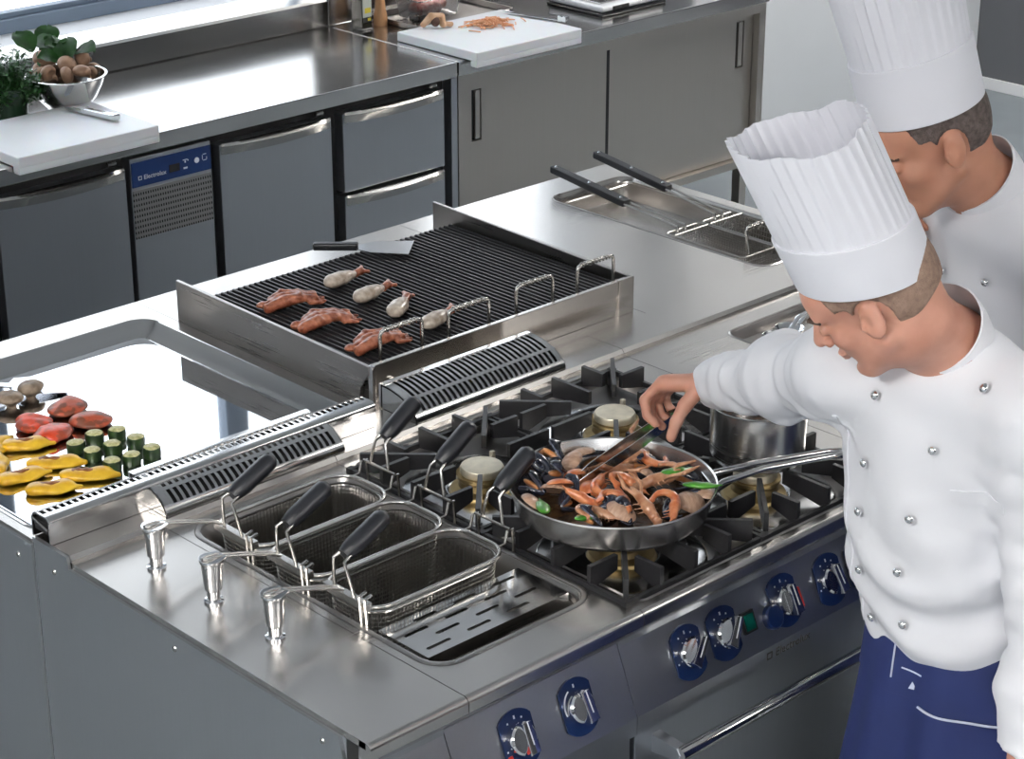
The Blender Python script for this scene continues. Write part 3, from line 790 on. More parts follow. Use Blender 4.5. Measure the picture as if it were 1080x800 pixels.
# flue duct with arched top and punched ridge
def flue(x0, x1):
    y0, y1 = .872, .931
    out = [(y0, .914), (y0, .955)]+[(y0+.012-.012*math.cos(a), .955+.011*math.sin(a)) for a in [PI/2*k/5 for k in range(1, 6)]]
    inn = [(y0+.003, .914), (y0+.003, .955)]+[(y0+.012-.009*math.cos(a), .955+.008*math.sin(a)) for a in [PI/2*k/5 for k in range(1, 6)]]
    b = MB()
    b.prism(out+[(y0+.024, .966), (y0+.024, .963)]+list(reversed(inn)), 'x', x0, x1)
    b.prism([(y1, .914), (y1-.003, .914), (y1-.003, .950), (y1-.010, .960), (y1-.020, .963), (y1-.020, .966), (y1-.008, .963), (y1, .952)], 'x', x0, x1)
    n = int((x1-x0)/.0135)
    for i in range(n+1):
        x = x0+(x1-x0-.005)*i/n; b.box(x, x+.0045, y0+.023, y1-.019, .9625, .9655)
    o = tag(b.build('flue_duct', 'steel_bright', None, 30), 'long steel flue duct with square holes along its ridge, in front of the griddle', 'flue')
    MB().box(x0+.003, x1-.003, y0+.006, y1-.006, .930, .950).build('duct_shade_fill', 'dark', o)  # dark box painted as the shade under the ridge holes
    b = MB(); b.tube([(x0-.001, y0+.004, .942), (x0-.001, y1-.004, .952)], .0025, 6); b.build('end_bar', 'wire', o)
flue(-.004, .748)
# bright joining strip between the two rows on the left end
MB().box(-.004, -.0005, .902, .934, 0.02, .91, .001).build('joining_strip', 'steel_bright', GU)

GL = thing('chargrill', 'raised stainless chargrill with black bars and seafood cooking on it', 'grill', (1.22, 1.37, 0))
b = MB(); slab_with_hole(b, .8198, 1.6182, .932, YD, .9, None, .05); b.build('worktop', 'steel', GL, 25)
MB().box(.8198, 1.6182, .936, YD-.006, .15, .85).build('carcass', 'steel_side', GL)
for x in (.86, 1.58): MB().tube([(x, 1.75, 0), (x, 1.75, .15)], .022, 12).build('leg', 'wire', GL)
gx0, gx1, gy0, gy1, zt = .826, 1.606, .985, 1.655, .986
# firebox: four thin walls
b = MB()
b.prism([(gy0+.03, .9), (gy1, .9), (gy1, .993), (gy0, .984), (gy0, .965), (gy0+.03, .93)], 'x', gx0, gx0+.010, .002)
b.prism([(gy0+.0, .9), (gy1, .9), (gy1, 1.003), (gy0, .986)], 'x', gx1-.010, gx1, .002)
b.box(gx0, gx1, gy1-.075, gy1-.068, .9, .964, .002)
b.build('side_walls', 'steel_dark', GL)
b = MB(); b.box(gx0+.012, gx1-.05, gy0-.004, gy0, .948, .985, .0015); b.box(gx0+.012, gx1-.012, gy0+.0, gy0+.012, .900, .983, .0015)
b.box(gx1-.048, gx1+.001, gy0-.005, gy0+.004, .900, .986, .0015); b.build('front_panel', 'steel', GL)
MB().box(gx0+.002, gx0+.012, gy0-.010, gy0+.004, .9, .986, .002).build('corner_post', 'steel_bright', GL)
MB().tube([(gx0+.055, gy0+.03, .9), (gx0+.055, gy0-.005, .9), (gx0+.055, gy0-.006, .948)], .006, 8).build('drain_pipe', 'wire', GL)
MB().box(gx0+.010, gx1-.010, gy0+.012, gy1-.076, .901, .925).build('ember_bed', 'iron_dull', GL)
# bars run front to back, one thing each would be hundreds: grates are four lift-out sections with a wire handle
NB = 12
for sec in range(4):
    xa = gx0+.016+sec*(gx1-gx0-.032)/4; xb = xa+(gx1-gx0-.032)/4
    b = MB()
    for k in range(NB):
        x = xa+(xb-xa)*(k+.5)/NB
        b.prism([(x-.0042, .955), (x+.0042, .955), (x+.0022, .967), (x-.0022, .967)], 'y', gy0+.016, gy1-.076)
    b.box(xa+.002, xb-.002, gy0+.05, gy0+.062, .945, .956); b.box(xa+.002, xb-.002, gy1-.14, gy1-.128, .945, .956)
    o = b.build('grate_section', 'iron', GL, 20)
    hl = MB(); n = 14; hx0, hx1 = [(.893, 1.008), (1.083, 1.200), (1.281, 1.393), (1.470, 1.586)][sec]; hz = [1.032, 1.027, 1.03, 1.03][sec]; yh = 1.026
    hl.tube([(hx0, yh, .96), (hx0, yh, hz-.010), (hx0+.004, yh, hz-.002), (hx0+.012, yh, hz), (hx1-.012, yh, hz), (hx1-.004, yh, hz-.002), (hx1, yh, hz-.010), (hx1, yh, .96)], .0042, 8)
    L = MB()
    turns = 9; m = turns*10
    L.tube([(hx0+.012+(hx1-hx0-.024)*k/m, yh+.0052*math.cos(2*PI*turns*k/m), hz+.0052*math.sin(2*PI*turns*k/m)) for k in range(m+1)], .0016, 5)
    hh = hl.build('lifting_handle', 'wire', o, 50); L.build('coiled_grip', 'wire', hh, 50)

FU = thing('fryer_unit', 'stainless fryer end unit with a deep well at the far right corner of the island', 'cooking unit', (2.0, 1.37, 0))
FW = (2.045, 2.335, .965, 1.705)
body_back(1.6198, 2.375, FU, rrect(*FW, .04))
b = MB()
b.loops([inset(*FW, .04, -.006, .9005), inset(*FW, .04, -.002, .902), inset(*FW, .04, .004, .894), inset(*FW, .04, .010, .885), inset(*FW, .04, .013, .842), inset(*FW, .04, .022, .838)])
b.build('well', 'steel', FU, 40)
MB().box(1.6198, 2.375, .932, YD-.006, .15, .835).build('carcass', 'steel_side', FU)
MB().box(2.371, 2.378, .93, YD, .15, .896).build('side_panel', 'steel_side', FU)
b = MB(); b.tube([(2.324, 1.66, .893), (2.332, 1.35, .893), (2.332, 1.1, .893)], .004, 6); b.tube([(2.07, 1.672, .885), (2.31, 1.672, .885)], .004, 6); b.build('basket_rail', 'wire', FU)
for x in (1.66, 2.33): MB().tube([(x, 1.75, 0), (x, 1.75, .15)], .022, 12).build('leg', 'wire', FU)
MB().box(1.62, 2.374, .934, .9365, .9, .902).build('joint_trim', 'steel_dark', FU)

# fryer baskets with long flat handles
def fry_basket(x0, x1, y0, y1, h0, h1, label):
    t = thing('fryer_basket', label, 'basket', ((x0+x1)/2, (y0+y1)/2, .842), 'fryer baskets in the right-hand well')
    zt, zb = .898, .845
    mb = MB(); mb.tube(rrect(x0, x1, y0, y1, .012, 4, zt), .0032, 6, closed=True, cap=False); mb.tube([(x0, y1-.03, zt+.002), (x1, y1-.03, zt+.002)], .003, 6); mb.build('rim_frame', 'mesh_wire', t)
    ms = MB()
    nx = int((x1-x0)/.0085); ny = int((y1-y0)/.0085)
    for k in range(nx+1):
        x = x0+(x1-x0)*k/nx; ms.tube([(x, y0, zt), (x, y0+.006, zb), (x, y1-.006, zb), (x, y1, zt)], .0011, 4, cap=False)
    for k in range(ny+1):
        y = y0+(y1-y0)*k/ny; ms.tube([(x0, y, zt), (x0+.006, y, zb), (x1-.006, y, zb), (x1, y, zt)], .0011, 4, cap=False)
    for z in (.858, .871, .884): ms.tube(rrect(x0+.002, x1-.002, y0+.002, y1-.002, .012, 4, z), .0011, 4, closed=True, cap=False)
    ms.build('wire_mesh', 'mesh_wire', t, 60)
    h0 = V3(h0); h1 = V3(h1); d = (h1-h0).normalized(); xm = h0.x
    st = MB()
    for s in (-1, 1): st.tube([(xm+s*.014, y1-.004, zt-.006), (xm+s*.014, y1+.0, zt+.008), h0+V3((s*.010, 0, 0)), h0+d*.05+V3((s*.009, 0, 0))], .003, 6)
    h = st.build('handle', 'wire', t, 50)
    sd = V3((1,0,0)); nn = sd.cross(d).normalized()
    g = MB(); Mx = Matrix.Translation(h0) @ Matrix((d, sd, -nn if nn.z < 0 else nn)).transposed().to_4x4()
    g.prism([(0, -.0125), (.01, -.0145), ((h1-h0).length-.006, -.0125), ((h1-h0).length, -.008), ((h1-h0).length, .008), ((h1-h0).length-.006, .0125), (.01, .0145), (0, .0125)], 'z', -.009, .009, .003, Mx); g.build('grip', 'rubber', h)
    for f in (.08, .5, .95): MB().lathe([(0, .0035), (.003, .003), (.005, 0)], Mx @ V3(((h1-h0).length*f, 0, .009)), 10).build('rivet', 'chrome', h)
fry_basket(2.062, 2.186, 1.045, 1.30, (2.12, 1.49, .920), (2.12, 1.765, .952), 'fryer basket with a long riveted black handle, nearer the chargrill')
fry_basket(2.196, 2.318, 1.045, 1.30, (2.262, 1.475, .932), (2.262, 1.745, .967), 'fryer basket with a long black handle, along the outer edge of the well')
o = MB()
o.tube([(2.118, 1.075, .868), (2.118, 1.075, .890), (2.118, 1.085, .945), (2.122, 1.085, .953), (2.30, 1.06, .968), (2.31, 1.05, .96), (2.31, 1.05, .9)], .004, 8)
lp = tag(o.build('wire_lifter', 'wire', None, 50), 'bent steel wire lifting loop standing in the fryer well by the toque', 'lifting handle')
L = MB(); a_ = V3((2.13, 1.084, .954)); b_ = V3((2.295, 1.061, .968)); m = 120
L.tube([a_.lerp(b_, k/m)+V3((0, .0055*math.cos(k*2*PI/9), .0055*math.sin(k*2*PI/9))) for k in range(m+1)], .0015, 5); L.build('coiled_grip', 'wire', lp, 50)
# steel spout hood by the toque
o = MB(); o.prism([(2.17, .902), (2.19, .925), (2.22, .945), (2.26, .951), (2.36, .951), (2.36, .902)], 'y', .952, 1.012, .004)
sp = tag(o.build('spout_cover', 'steel'), 'small rounded steel spout cover at the near edge of the fryer well', 'cover')
MB().prism([(2.166, .904), (2.186, .923), (2.21, .938), (2.225, .938), (2.225, .904)], 'y', .9495, 1.0145).build('spout_opening', 'dark', sp)
# ================================================================== FOOD AND SMALL THINGS
class Kind:
    def __init__(s, proto): s.p = proto; s.used = False
    def put(s, loc, rz=0, sc=1, label=None, group=None, tilt=None, rot=None):
        r = rot if rot is not None else (Matrix.Rotation(rz, 4, 'Z') @ (Matrix.Rotation(tilt[0], 4, 'X') @ Matrix.Rotation(tilt[1], 4, 'Y') if tilt else Matrix()))
        m = Matrix.Translation(loc) @ r @ Matrix.Diagonal((*((sc,)*3 if not isinstance(sc, tuple) else sc), 1))
        if not s.used:
            s.used = True; o = s.p; o.location = m.to_translation(); o.rotation_euler = r.to_euler(); o.scale = m.to_scale()
        else: o = copy_tree(s.p, m)
        if label: o['label'] = label
        if group: o['group'] = group
        return o
def ripple(a, k, seed=0): return lambda P: a*wn(P, k, seed)
def tomato(seed, m):
    o = sdf_obj('tomato_half', [ell_((0,0,.010), (.036,.031,.013), k=.004), ell_((.012,.004,.016), (.018,.016,.009), k=.008), cap_((-.02,.012,.022), (-.012,.016,.03), .004, .003, .004, 's')], .0022, m, None, ripple(.0022, 110, seed))
    return tag(o, 'tomato', 'tomato', 'halved tomatoes grilling on the polished plate')
tk = [Kind(tomato(1, 'tomato')), Kind(tomato(5, 'tomato2'))]
ZG = .871
for i, (x, y, k, rz, lb) in enumerate(((.394, 1.440, 1, .3, 'browned grilled tomato half, furthest back of the four tomatoes'), (.300, 1.418, 0, 1.4, 'red grilled tomato half nearest the left edge of the picture'), (.392, 1.352, 1, 2.4, 'browned grilled tomato half next to the zucchini, rightmost of the tomatoes'), (.302, 1.350, 0, 3.6, 'bright red tomato half touching the yellow peppers, nearest of the tomatoes'))):
    tk[k].put((x, y, ZG), rz, (1.22, 1.22, 1.0), lb)
def zuc():
    t = MB(); n = 22
    t.lathe([(0, 0), (.0135, 0), (.0150, .002), (.0155, .012), (.0150, .0235), (.0138, .025)], (0,0,0), n, None, 1, .95, lambda c, a: V3((c.x*(1+.05*math.sin(3*a)), c.y*(1+.05*math.cos(5*a)), c.z)))
    o = tag(t.build('zucchini_chunk', 'zuc_skin', None, 50), 'z', 'zucchini', 'thick zucchini chunks standing on the griddle')
    sdf_obj('cut_face', [ell_((0,0,.0235), (.0142,.0136,.0055), k=.002)], .0016, 'zuc_flesh', o, ripple(.0009, 420, 3)); return o
zk = Kind(zuc())
zpos = [(.394, 1.258), (.398, 1.198), (.347, 1.268), (.297, 1.260), (.301, 1.206), (.345, 1.202), (.346, 1.137), (.393, 1.136), (.300, 1.136)]
zlab = ['zucchini chunk furthest back, beside the browned tomato', 'zucchini chunk in the back row, behind the rightmost one', 'zucchini chunk in the middle row nearest the tomatoes', 'zucchini chunk closest to the bright red tomato, leftmost of all', 'zucchini chunk in the near row, second from the left', 'zucchini chunk in the very centre of the group of nine', 'zucchini chunk right of centre, just behind the punched flue ridge', 'zucchini chunk at the far right end of the group', 'zucchini chunk leaning beside the end of a yellow pepper strip']
for i, ((x, y), lb) in enumerate(zip(zpos, zlab)): zk.put((x, y, ZG), i*1.1, (1.2+.03*(i % 4), 1.2+.02*(i % 3), .86+.05*(i % 3)), lb)
def pepper(seed, L=.045):
    rs = random.Random(seed)
    pr_ = [ell_((0,0,.007), (L,.021,.0085), k=.006), ell_((L*.55, .008,.009), (.02,.013,.008), k=.01), ell_((-L*.6, -.006,.009), (.022,.014,.008), k=.01), cap_((L*.9, .0, .008), (L*1.25, .003*rs.choice((-1,1)), .007), .006, .004, .006)]
    o = sdf_obj('pepper_strip', pr_, .0022, 'pepper', None, ripple(.0018, 80, seed))
    tag(o, 'p', 'pepper', 'yellow pepper pieces frying on the griddle')
    sdf_obj('charred_seam', [ell_((-.003,.003,.0155), (L*.55,.006,.003), k=.003), ell_((-L*.5,-.004,.0155), (.01,.005,.0025), k=.004)], .0016, 'char', o, ripple(.0022, 190, seed+3))
    return o
pk = [Kind(pepper(11)), Kind(pepper(23, .05))]
for i, (x, y, k, rz, lb) in enumerate(((.235, 1.345, 0, -.7, 'yellow pepper strip with a charred seam, below the left tomato'), (.228, 1.232, 1, -.75, 'plain yellow pepper strip lying between the zucchini and the charred strips'), (.150, 1.222, 0, -.4, 'yellow pepper piece with charred middle near the left edge, in front of the others'), (.245, 1.142, 1, -.8, 'yellow pepper strip pointing at the nearest zucchini chunk'), (.163, 1.138, 0, -.7, 'yellow pepper strip with a narrow tail, closest to the flue ridge'), (.178, 1.368, 1, .4, 'yellow pepper piece cut by the left edge of the picture, upper one'), (.140, 1.300, 0, .8, 'yellow pepper piece cut by the left edge of the picture, lower one'))):
    pk[k].put((x, y, ZG), rz, (1, 1.2, 1.1), lb)
def gmush():
    o = sdf_obj('grilled_mushroom', [ell_((0,0,.021), (.030,.026,.013), k=.006), cap_((-.004,.0,.0), (0,0,.018), .010, .013, .008), cap_((.018,-.016,.032), (.03,-.02,.03), .007, .006, .004, 's'), ell_((0,.004,.040), (.017,.014,.009), k=.006, op='s')], .002, 'mush', None, ripple(.002, 120, 9))
    return tag(o, 'm', 'mushroom', 'grilled mushrooms on the griddle')
mk = Kind(gmush())
mk.put((.382, 1.560, ZG), .4, 1, 'grilled mushroom cap standing alone behind the tomatoes'); mk.put((.322, 1.545, ZG), 2, 1, 'grilled mushroom half cut off by the left edge of the picture')
# turners
def turner(name, label, mtx, bl=.11, bw=.088, hl=.16, handle=True):
    t = thing(name, label, 'spatula', mtx.to_translation())
    MB().prism([(0, -bw*.42), (bl, -bw/2), (bl, bw/2), (0, bw*.42), (-.02, .012), (-.02, -.012)], 'z', 0, .0016, 0, mtx).build('blade', 'blade', t)
    b = MB(); b.prism([(-.10, -.009), (-.015, -.012), (-.015, .012), (-.10, .009)], 'z', .0, .003, 0, mtx @ Matrix.Rotation(.12, 4, 'Y')); b.build('shank', 'blade', t)
    g = MB(); g.tube([mtx @ V3((-.06-hl*k/10, 0, .012+.01*k/10)) for k in range(11)], .011, 12, flat=1.0, rf=lambda q: .85+.15*math.cos(q*5)); g.build('handle', 'rubber', t)
    return t
turner('turner', 'steel turner blade reaching onto the griddle from the left edge of the picture', Matrix.Translation((.375, 1.60, .884)) @ Matrix.Rotation(-.35, 4, 'Z') @ Matrix.Rotation(.10, 4, 'Y'), .095, .11)
# turner lying on the rear shelf: blade over the bars, dark handle flat
ZS = .970
def at_z(u, v, z):   # where a point of the photograph lies on a level surface
    a = (u-540)/2275.; b_ = (400-v)/2275.; r = V3((math.cos(YAW), -math.sin(YAW), 0)); up = r.cross(fw); d = fw+a*r+b_*up
    return V3(cam.location)+d*((z-cam.location.z)/d.z)
p0 = at_z(330, 262, .975); p1 = at_z(378, 262, .975); p2 = at_z(436, 262, .975)
ang = math.atan2(p1.y-p0.y, p1.x-p0.x)
T = Matrix.Translation(p1) @ Matrix.Rotation(ang, 4, 'Z')
t = thing('turner', 'turner with a black handle and wide steel blade lying at the back of the chargrill', 'spatula', tuple(p1))
L = (p1-p0).length
g = MB(); g.box(-L, 0, -.011, .011, -.003, .015, .005, 3, T); g.build('handle', 'rubber', t)
g = MB(); g.prism([(-.005, -.012), (.03, -.035), ((p2-p1).length*.93, -.047), ((p2-p1).length, .047), (.03, .04), (-.005, .012)], 'z', .002, .0035, 0, T); g.build('blade', 'blade', t)
# seafood on the grill
ZB = .967
def tentacles(seed):
    rs = random.Random(seed); pr_ = []
    for k in range(3):
        y = (k-1)*.019; p = [V3((-.052+.006*k, y-.012, .010)), V3((-.02, y, .017)), V3((.015, y*.6+.006, .018)), V3((.048, y*.5+.010+.004*k, .012))]
        for a_, b_, r1, r2 in zip(p, p[1:], (.011, .0125, .010), (.0125, .010, .0065)): pr_.append(cap_(a_, b_, r1, r2, .003))
    pr_.append(ell_((-.062, -.010, .009), (.013,.010,.008), k=.005))
    for k in range(4): pr_.append(cap_((.035, .0+.008*k-.01, .008), (.062+rs.random()*.01, .012*k-.012, .005), .0055, .003, .004))
    o = sdf_obj('seared_octopus', pr_, .0022, 'squid_red', None, ripple(.0016, 230, seed))
    return tag(o, 'x', 'octopus', 'clusters of reddish octopus tentacles on the chargrill')
ok_ = [Kind(tentacles(3)), Kind(tentacles(8))]
for (x, y, k, rz, lb) in ((.960, 1.405, 0, -.55, 'reddish octopus cluster furthest left and back on the chargrill'), (.940, 1.262, 1, -.5, 'reddish octopus cluster in the middle of the three on the chargrill'), (.945, 1.092, 0, -.35, 'reddish octopus cluster nearest the front corner of the chargrill')):
    ok_[k].put((x, y, ZB), rz, 1.08, lb)
def squid():
    o = sdf_obj('stuffed_squid', [ell_((0,0,.014), (.034,.0165,.0135), k=.006), ell_((-.02,0,.013), (.018,.014,.012), k=.008), cap_((.026,0,.014), (.044,.0,.013), .009, .006, .006)], .0022, 'squid_white', None, ripple(.0012, 120, 2))
    tag(o, 'x', 'squid', 'small pale stuffed squid on the chargrill')
    sdf_obj('tail', [cap_((.038,0,.013), (.055,.001,.015), .008, .007, .004), cap_((.052,0,.015), (.068,.010,.017), .006, .004, .004), cap_((.052,0,.015), (.070,-.006,.013), .006, .004, .004)], .002, 'squid_red', o, ripple(.001, 220, 2))
    return o
sk = Kind(squid())
for (x, y, rz, lb) in ((1.118, 1.432, .05, 'stuffed squid with a forked red tail, nearest the turner'), (1.105, 1.316, .12, 'stuffed squid second from the back in the diagonal row on the grill'), (1.098, 1.206, .55, 'stuffed squid third from the back in the diagonal row on the grill'), (1.108, 1.096, .25, 'stuffed squid nearest the coiled lifting handles')):
    sk.put((x, y, ZB), rz, (1.15, 1.3, 1.15), lb)

# ---------------- frying pan with seafood
PX, PY = .772, .243
ZP = .941
fp = thing('frying_pan', 'large stainless frying pan full of mussels and prawns on the front burner', 'pan', (PX, PY, ZP))
b = MB(); b.lathe([(0, 0), (.150, 0), (.163, .004), (.174, .016), (.184, .056), (.1885, .0605), (.1875, .0635), (.183, .061), (.172, .020), (.160, .009), (.148, .006), (0, .006)], (PX, PY, ZP), 72); b.build('pan_body', 'pan', fp, 50)
hd = V3((1.062-.861, -.045-.072, 0)).normalized(); sd = V3((-hd.y, hd.x, 0)); c0 = V3((PX, PY, 0))+hd*.180
b = MB(); hl = .262
for s in (-1, 1):
    b.tube([c0+sd*s*.026+V3((0,0,ZP+.036)), c0+hd*.02+sd*s*.021+V3((0,0,ZP+.047)), c0+hd*.10+sd*s*.013+V3((0,0,ZP+.062)), c0+hd*(hl-.03)+sd*s*.011+V3((0,0,ZP+.072)), c0+hd*(hl-.01)+sd*s*.009+V3((0,0,ZP+.072)), c0+hd*hl+V3((0,0,ZP+.072))], .0062, 10)
b.box(-.004, .004, -.032, .032, -.012, .012, .002, 2, Matrix.Translation(c0+V3((0,0,ZP+.036))) @ rot_to(hd)); b.build('handle', 'steel_bright', fp, 50)
b = MB(); b.lathe([(0, .010), (.162, .010), (.166, .012), (.15, .0165), (.05, .019), (0, .019)], (PX, PY, ZP), 48); b.build('pan_juices', 'sauce', fp)
def shell_half(open_=.5, inner='mussel_in', outer='mussel'):
    # one mussel: two pointed valves hinged open
    o = None
    for s in (1, -1):
        mb = MB(); N, K = 14, 6; R_ = Matrix.Rotation(-s*open_/2, 4, 'Y')
        L = []
        for k in range(K+1):
            t = k/K; L.append([R_ @ V3(((.034*(math.cos(a)*(1-.0)+1)*.95+0)*(1-t*.0)*(1 if t == 0 else 1)*1, .0155*math.sin(a)*(1-.35*math.cos(a+PI))*math.cos(t*PI/2), s*(.0005+.012*math.sin(t*PI/2)*(1-.25*math.cos(a))))) for a in [2*PI*i/N for i in range(N)]])
            L[-1] = [V3((p.x if t == 0 else .034+(p.x-.034)*math.cos(t*PI/2), p.y, p.z)) for p in L[-1]]
        mb.loops(L, True, False)
        e = mb.build('mussel' if o is None else 'valve', outer, o, 60, fix=True)
        if o is None: o = e
        # lining
        mb = MB(); L2 = []
        for k in range(K+1):
            t = k/K; L2.append([V3((.034+(p[0]-.034)*.93, p[1]*.93, p[2]*.8)) for p in [(v.x, v.y, v.z) for v in L[k]]])
        mb.loops(L2, True, False); mb.build('shell_lining', inner, e, 60)
    return o
def mussel():
    o = shell_half(.75); tag(o, 'm', 'mussel', 'black mussels in the frying pan')
    sdf_obj('flesh', [ell_((.036,0,0), (.018,.010,.006), k=.004), ell_((.048,.003,.001), (.010,.007,.005), k=.004)], .0022, 'mussel_meat', o, ripple(.0012, 200, 4))
    return o
def clam(m='clam'):
    mb = MB(); N = 20
    L = []
    for k in range(7):
        t = k/6; L.append([V3((.021*math.cos(a)*math.cos(t*PI/2), .026*math.sin(a)*math.cos(t*PI/2), .013*math.sin(t*PI/2)+.0004*math.cos(a*9))) for a in [2*PI*i/N for i in range(N)]])
    mb.loops(L, True, True); o = mb.build('clam', m, None, 60); return tag(o, 'c', 'clam', 'tan clam shells in the frying pan')
def prawn(m='prawn', seed=1):
    pr_ = []; R_ = .024; n = 7; pts = []
    for k in range(n+1):
        a = -.3+2.9*k/n; pts.append((R_*math.cos(a), R_*math.sin(a)*1.1, .010-.003*k/n))
    for k in range(n): pr_.append(cap_(pts[k], pts[k+1], .0108-.0007*k, .0100-.0008*k, .0012))
    hx = pts[0]; pr_.append(cap_(hx, (hx[0]+.002, hx[1]-.030, .011), .0115, .007, .003)); pr_.append(cap_((hx[0]+.002, hx[1]-.030, .011), (hx[0]-.004, hx[1]-.048, .014), .004, .0015, .002))
    tx = pts[-1]
    for s in (-1, 0, 1): pr_.append(cap_(tx, (tx[0]-.006+.004*s, tx[1]-.017, .006+.004*s), .004, .0045, .002))
    for s in (0, 1, 2): pr_.append(cap_((hx[0]-.004, hx[1]-.01-.007*s, .008), (hx[0]-.022, hx[1]-.016-.008*s, .004), .0018, .0012, .001))
    o = sdf_obj('prawn', pr_, .0022, m, None, ripple(.0007, 240, seed)); return tag(o, 'p', 'prawn', 'whole prawns in the frying pan')
def lango(seed=2):
    pr_ = [cap_((-.045,0,.012), (0,0,.016), .009, .0135, .003), cap_((0,0,.016), (.04,.002,.013), .0135, .010, .003), cap_((.04,.002,.013), (.066,.004,.010), .009, .006, .003)]
    for k in range(5): pr_.append(ell_((-.008-.009*k, 0, .0155), (.0055, .0135-.0008*k, .0115), k=.0015))
    for s in (-1, 1):
        pr_ += [cap_((.04, s*.006, .012), (.072, s*.022, .014), .0042, .0048, .002), cap_((.072, s*.022, .014), (.112, s*.014, .012), .0062, .0028, .002)]
        for k in range(3): pr_.append(cap_((.02-.012*k, s*.010, .010), (.028-.014*k, s*.030, .004), .0022, .0013, .001))
    o = sdf_obj('langoustine', pr_, .0024, 'prawn2', None, ripple(.0007, 240, seed)); return tag(o, 'l', 'langoustine', 'langoustines in the frying pan')
def pod():
    o = sdf_obj('green_pod', [ell_((0,0,.006), (.030,.0125,.0055), k=.004), cap_((.026,0,.006), (.038,.002,.008), .003, .0015, .002)], .0018, 'mange', None, ripple(.0008, 140, 1)); return tag(o, 'g', 'green pea pod', 'bright green pods in the frying pan')
mu, cl, pw, lg, pd = Kind(mussel()), [Kind(clam('clam')), Kind(clam('prawn'))], [Kind(prawn('prawn', 1)), Kind(prawn('prawn2', 5))], Kind(lango()), Kind(pod())
def food_at(u, v, z): q = at_z(u, v, z); return (q.x, q.y, z)
rs = random.Random(5)
LM = 'black mussel open in the frying pan, '
mus = [((573,500), 0.3, 'lying furthest left against the rim'), ((583,500), 1.2, 'left side, on its edge behind the clams'), ((596,489), 2.0, 'at the back left under the rim'), ((623,540), -.4, 'large one front and centre, shell side up'), ((592,535), .5, 'beside the left green pod'), ((635,555), 2.4, 'closest to the near rim'), ((716,523), -.9, 'tall dark one in front of the right-hand pods'), ((725,500), .8, 'under the right-hand green pods'), ((740,508), 1.9, 'furthest right against the rim'), ((640,478), 2.8, 'at the far rim behind the tongs'), ((598,500), 3.0, 'between the two tan clams on the left'), ((700,545), .2, 'near right, by the small prawn'), ((665,553), 1.0, 'near rim, under the standing langoustine'), ((655,490), -1.3, 'under the tongs tips'), ((575,520), 2.2, 'low on the left beside the orange clam'), ((610,520), .9, 'left of centre, half buried'), ((693,488), 2.3, 'far right back, half under the rim')]
for i, ((u, v), rz, lb) in enumerate(mus):
    mu.put(food_at(u, v, ZP+.032+.012*rs.random()), rz, .82+.15*rs.random(), LM+lb, tilt=(rs.uniform(-.9, .9), rs.uniform(-.5, .3)))
cls = [((560,530), 0, 'orange-brown clam shell next to the left green pod'), ((603,487), 0, 'tall tan clam shell standing at the back left'), ((613,480), 0, 'round tan clam shell at the back, half hidden'), ((590,512), 1, 'long pinkish clam shell on the left'), ((607,502), 1, 'orange clam in the upper left of the heap'), ((583,517), 0, 'tan clam shell leaning on the mussels at left'), ((624,515), 1, 'small orange clam left of the centre'), ((655,540), 0, 'brown clam shell near the front prawn'), ((680,500), 0, 'tan clam shell behind the centre prawn'), ((728,530), 0, 'large tan clam shell on the right, under the pods'), ((743,520), 0, 'tan clam shell at the right rim')]
for i, ((u, v), k, lb) in enumerate(cls):
    cl[k].put(food_at(u, v, ZP+.042+.012*rs.random()), rs.uniform(0, 6), .95+.2*rs.random(), lb, tilt=(rs.uniform(-.9, .2), rs.uniform(-.5, .7)))
prs = [((655,512), 0, .2, 'bright orange prawn in the centre of the pan'), ((640,518), 0, 2.0, 'orange prawn left of the centre of the pan'), ((690,487), 0, 2.6, 'orange prawn curling up behind the tongs'), ((620,527), 0, 3.5, 'orange prawn between the two black mussels'), ((700,532), 0, 5.3, 'short orange prawn near the right front rim'), ((663,495), 1, 1.2, 'pale prawn under the tongs'), ((622,545), 1, .4, 'pale prawn at the near left rim'), ((702,500), 1, 4.2, 'pale curled prawn beside the green pods'), ((645,530), 0, 5.7, 'orange prawn just in front of the pan centre')]
for (u, v), k, rz, lb in prs:
    pw[k].put(food_at(u, v, ZP+.046+.008*rs.random()), rz, .88, lb, tilt=(rs.uniform(-.4, .4), rs.uniform(-.4, .4)))
for (u, v), rz, tl, lb in (((690,512), -.5, (0, -.3), 'pale langoustine lying across the right of the pan'), ((682,540), 1.35, (0, -.45), 'langoustine standing claws up at the near rim'), ((640,503), -.35, (.2, -.1), 'long pale langoustine across the middle of the pan'), ((668,482), .5, (0, -.4), 'pale langoustine at the far side, behind the tongs')):
    lg.put(food_at(u, v, ZP+.044), rz, .78, lb, tilt=tl)
for (u, v), rz, lb in (((712,500), -.2, 'green pod lying highest on the right of the pan'), ((738,515), -.9, 'long green pod at the right rim of the pan'), ((572,538), .9, 'green pod at the left rim of the pan'), ((618,549), .2, 'green pod peeking out at the near rim')):
    pd.put(food_at(u, v, ZP+.058 if u > 600 and v < 540 else ZP+.047), rz, 1.05, lb, tilt=(rs.uniform(-.3, .3), rs.uniform(-.3, .3)))

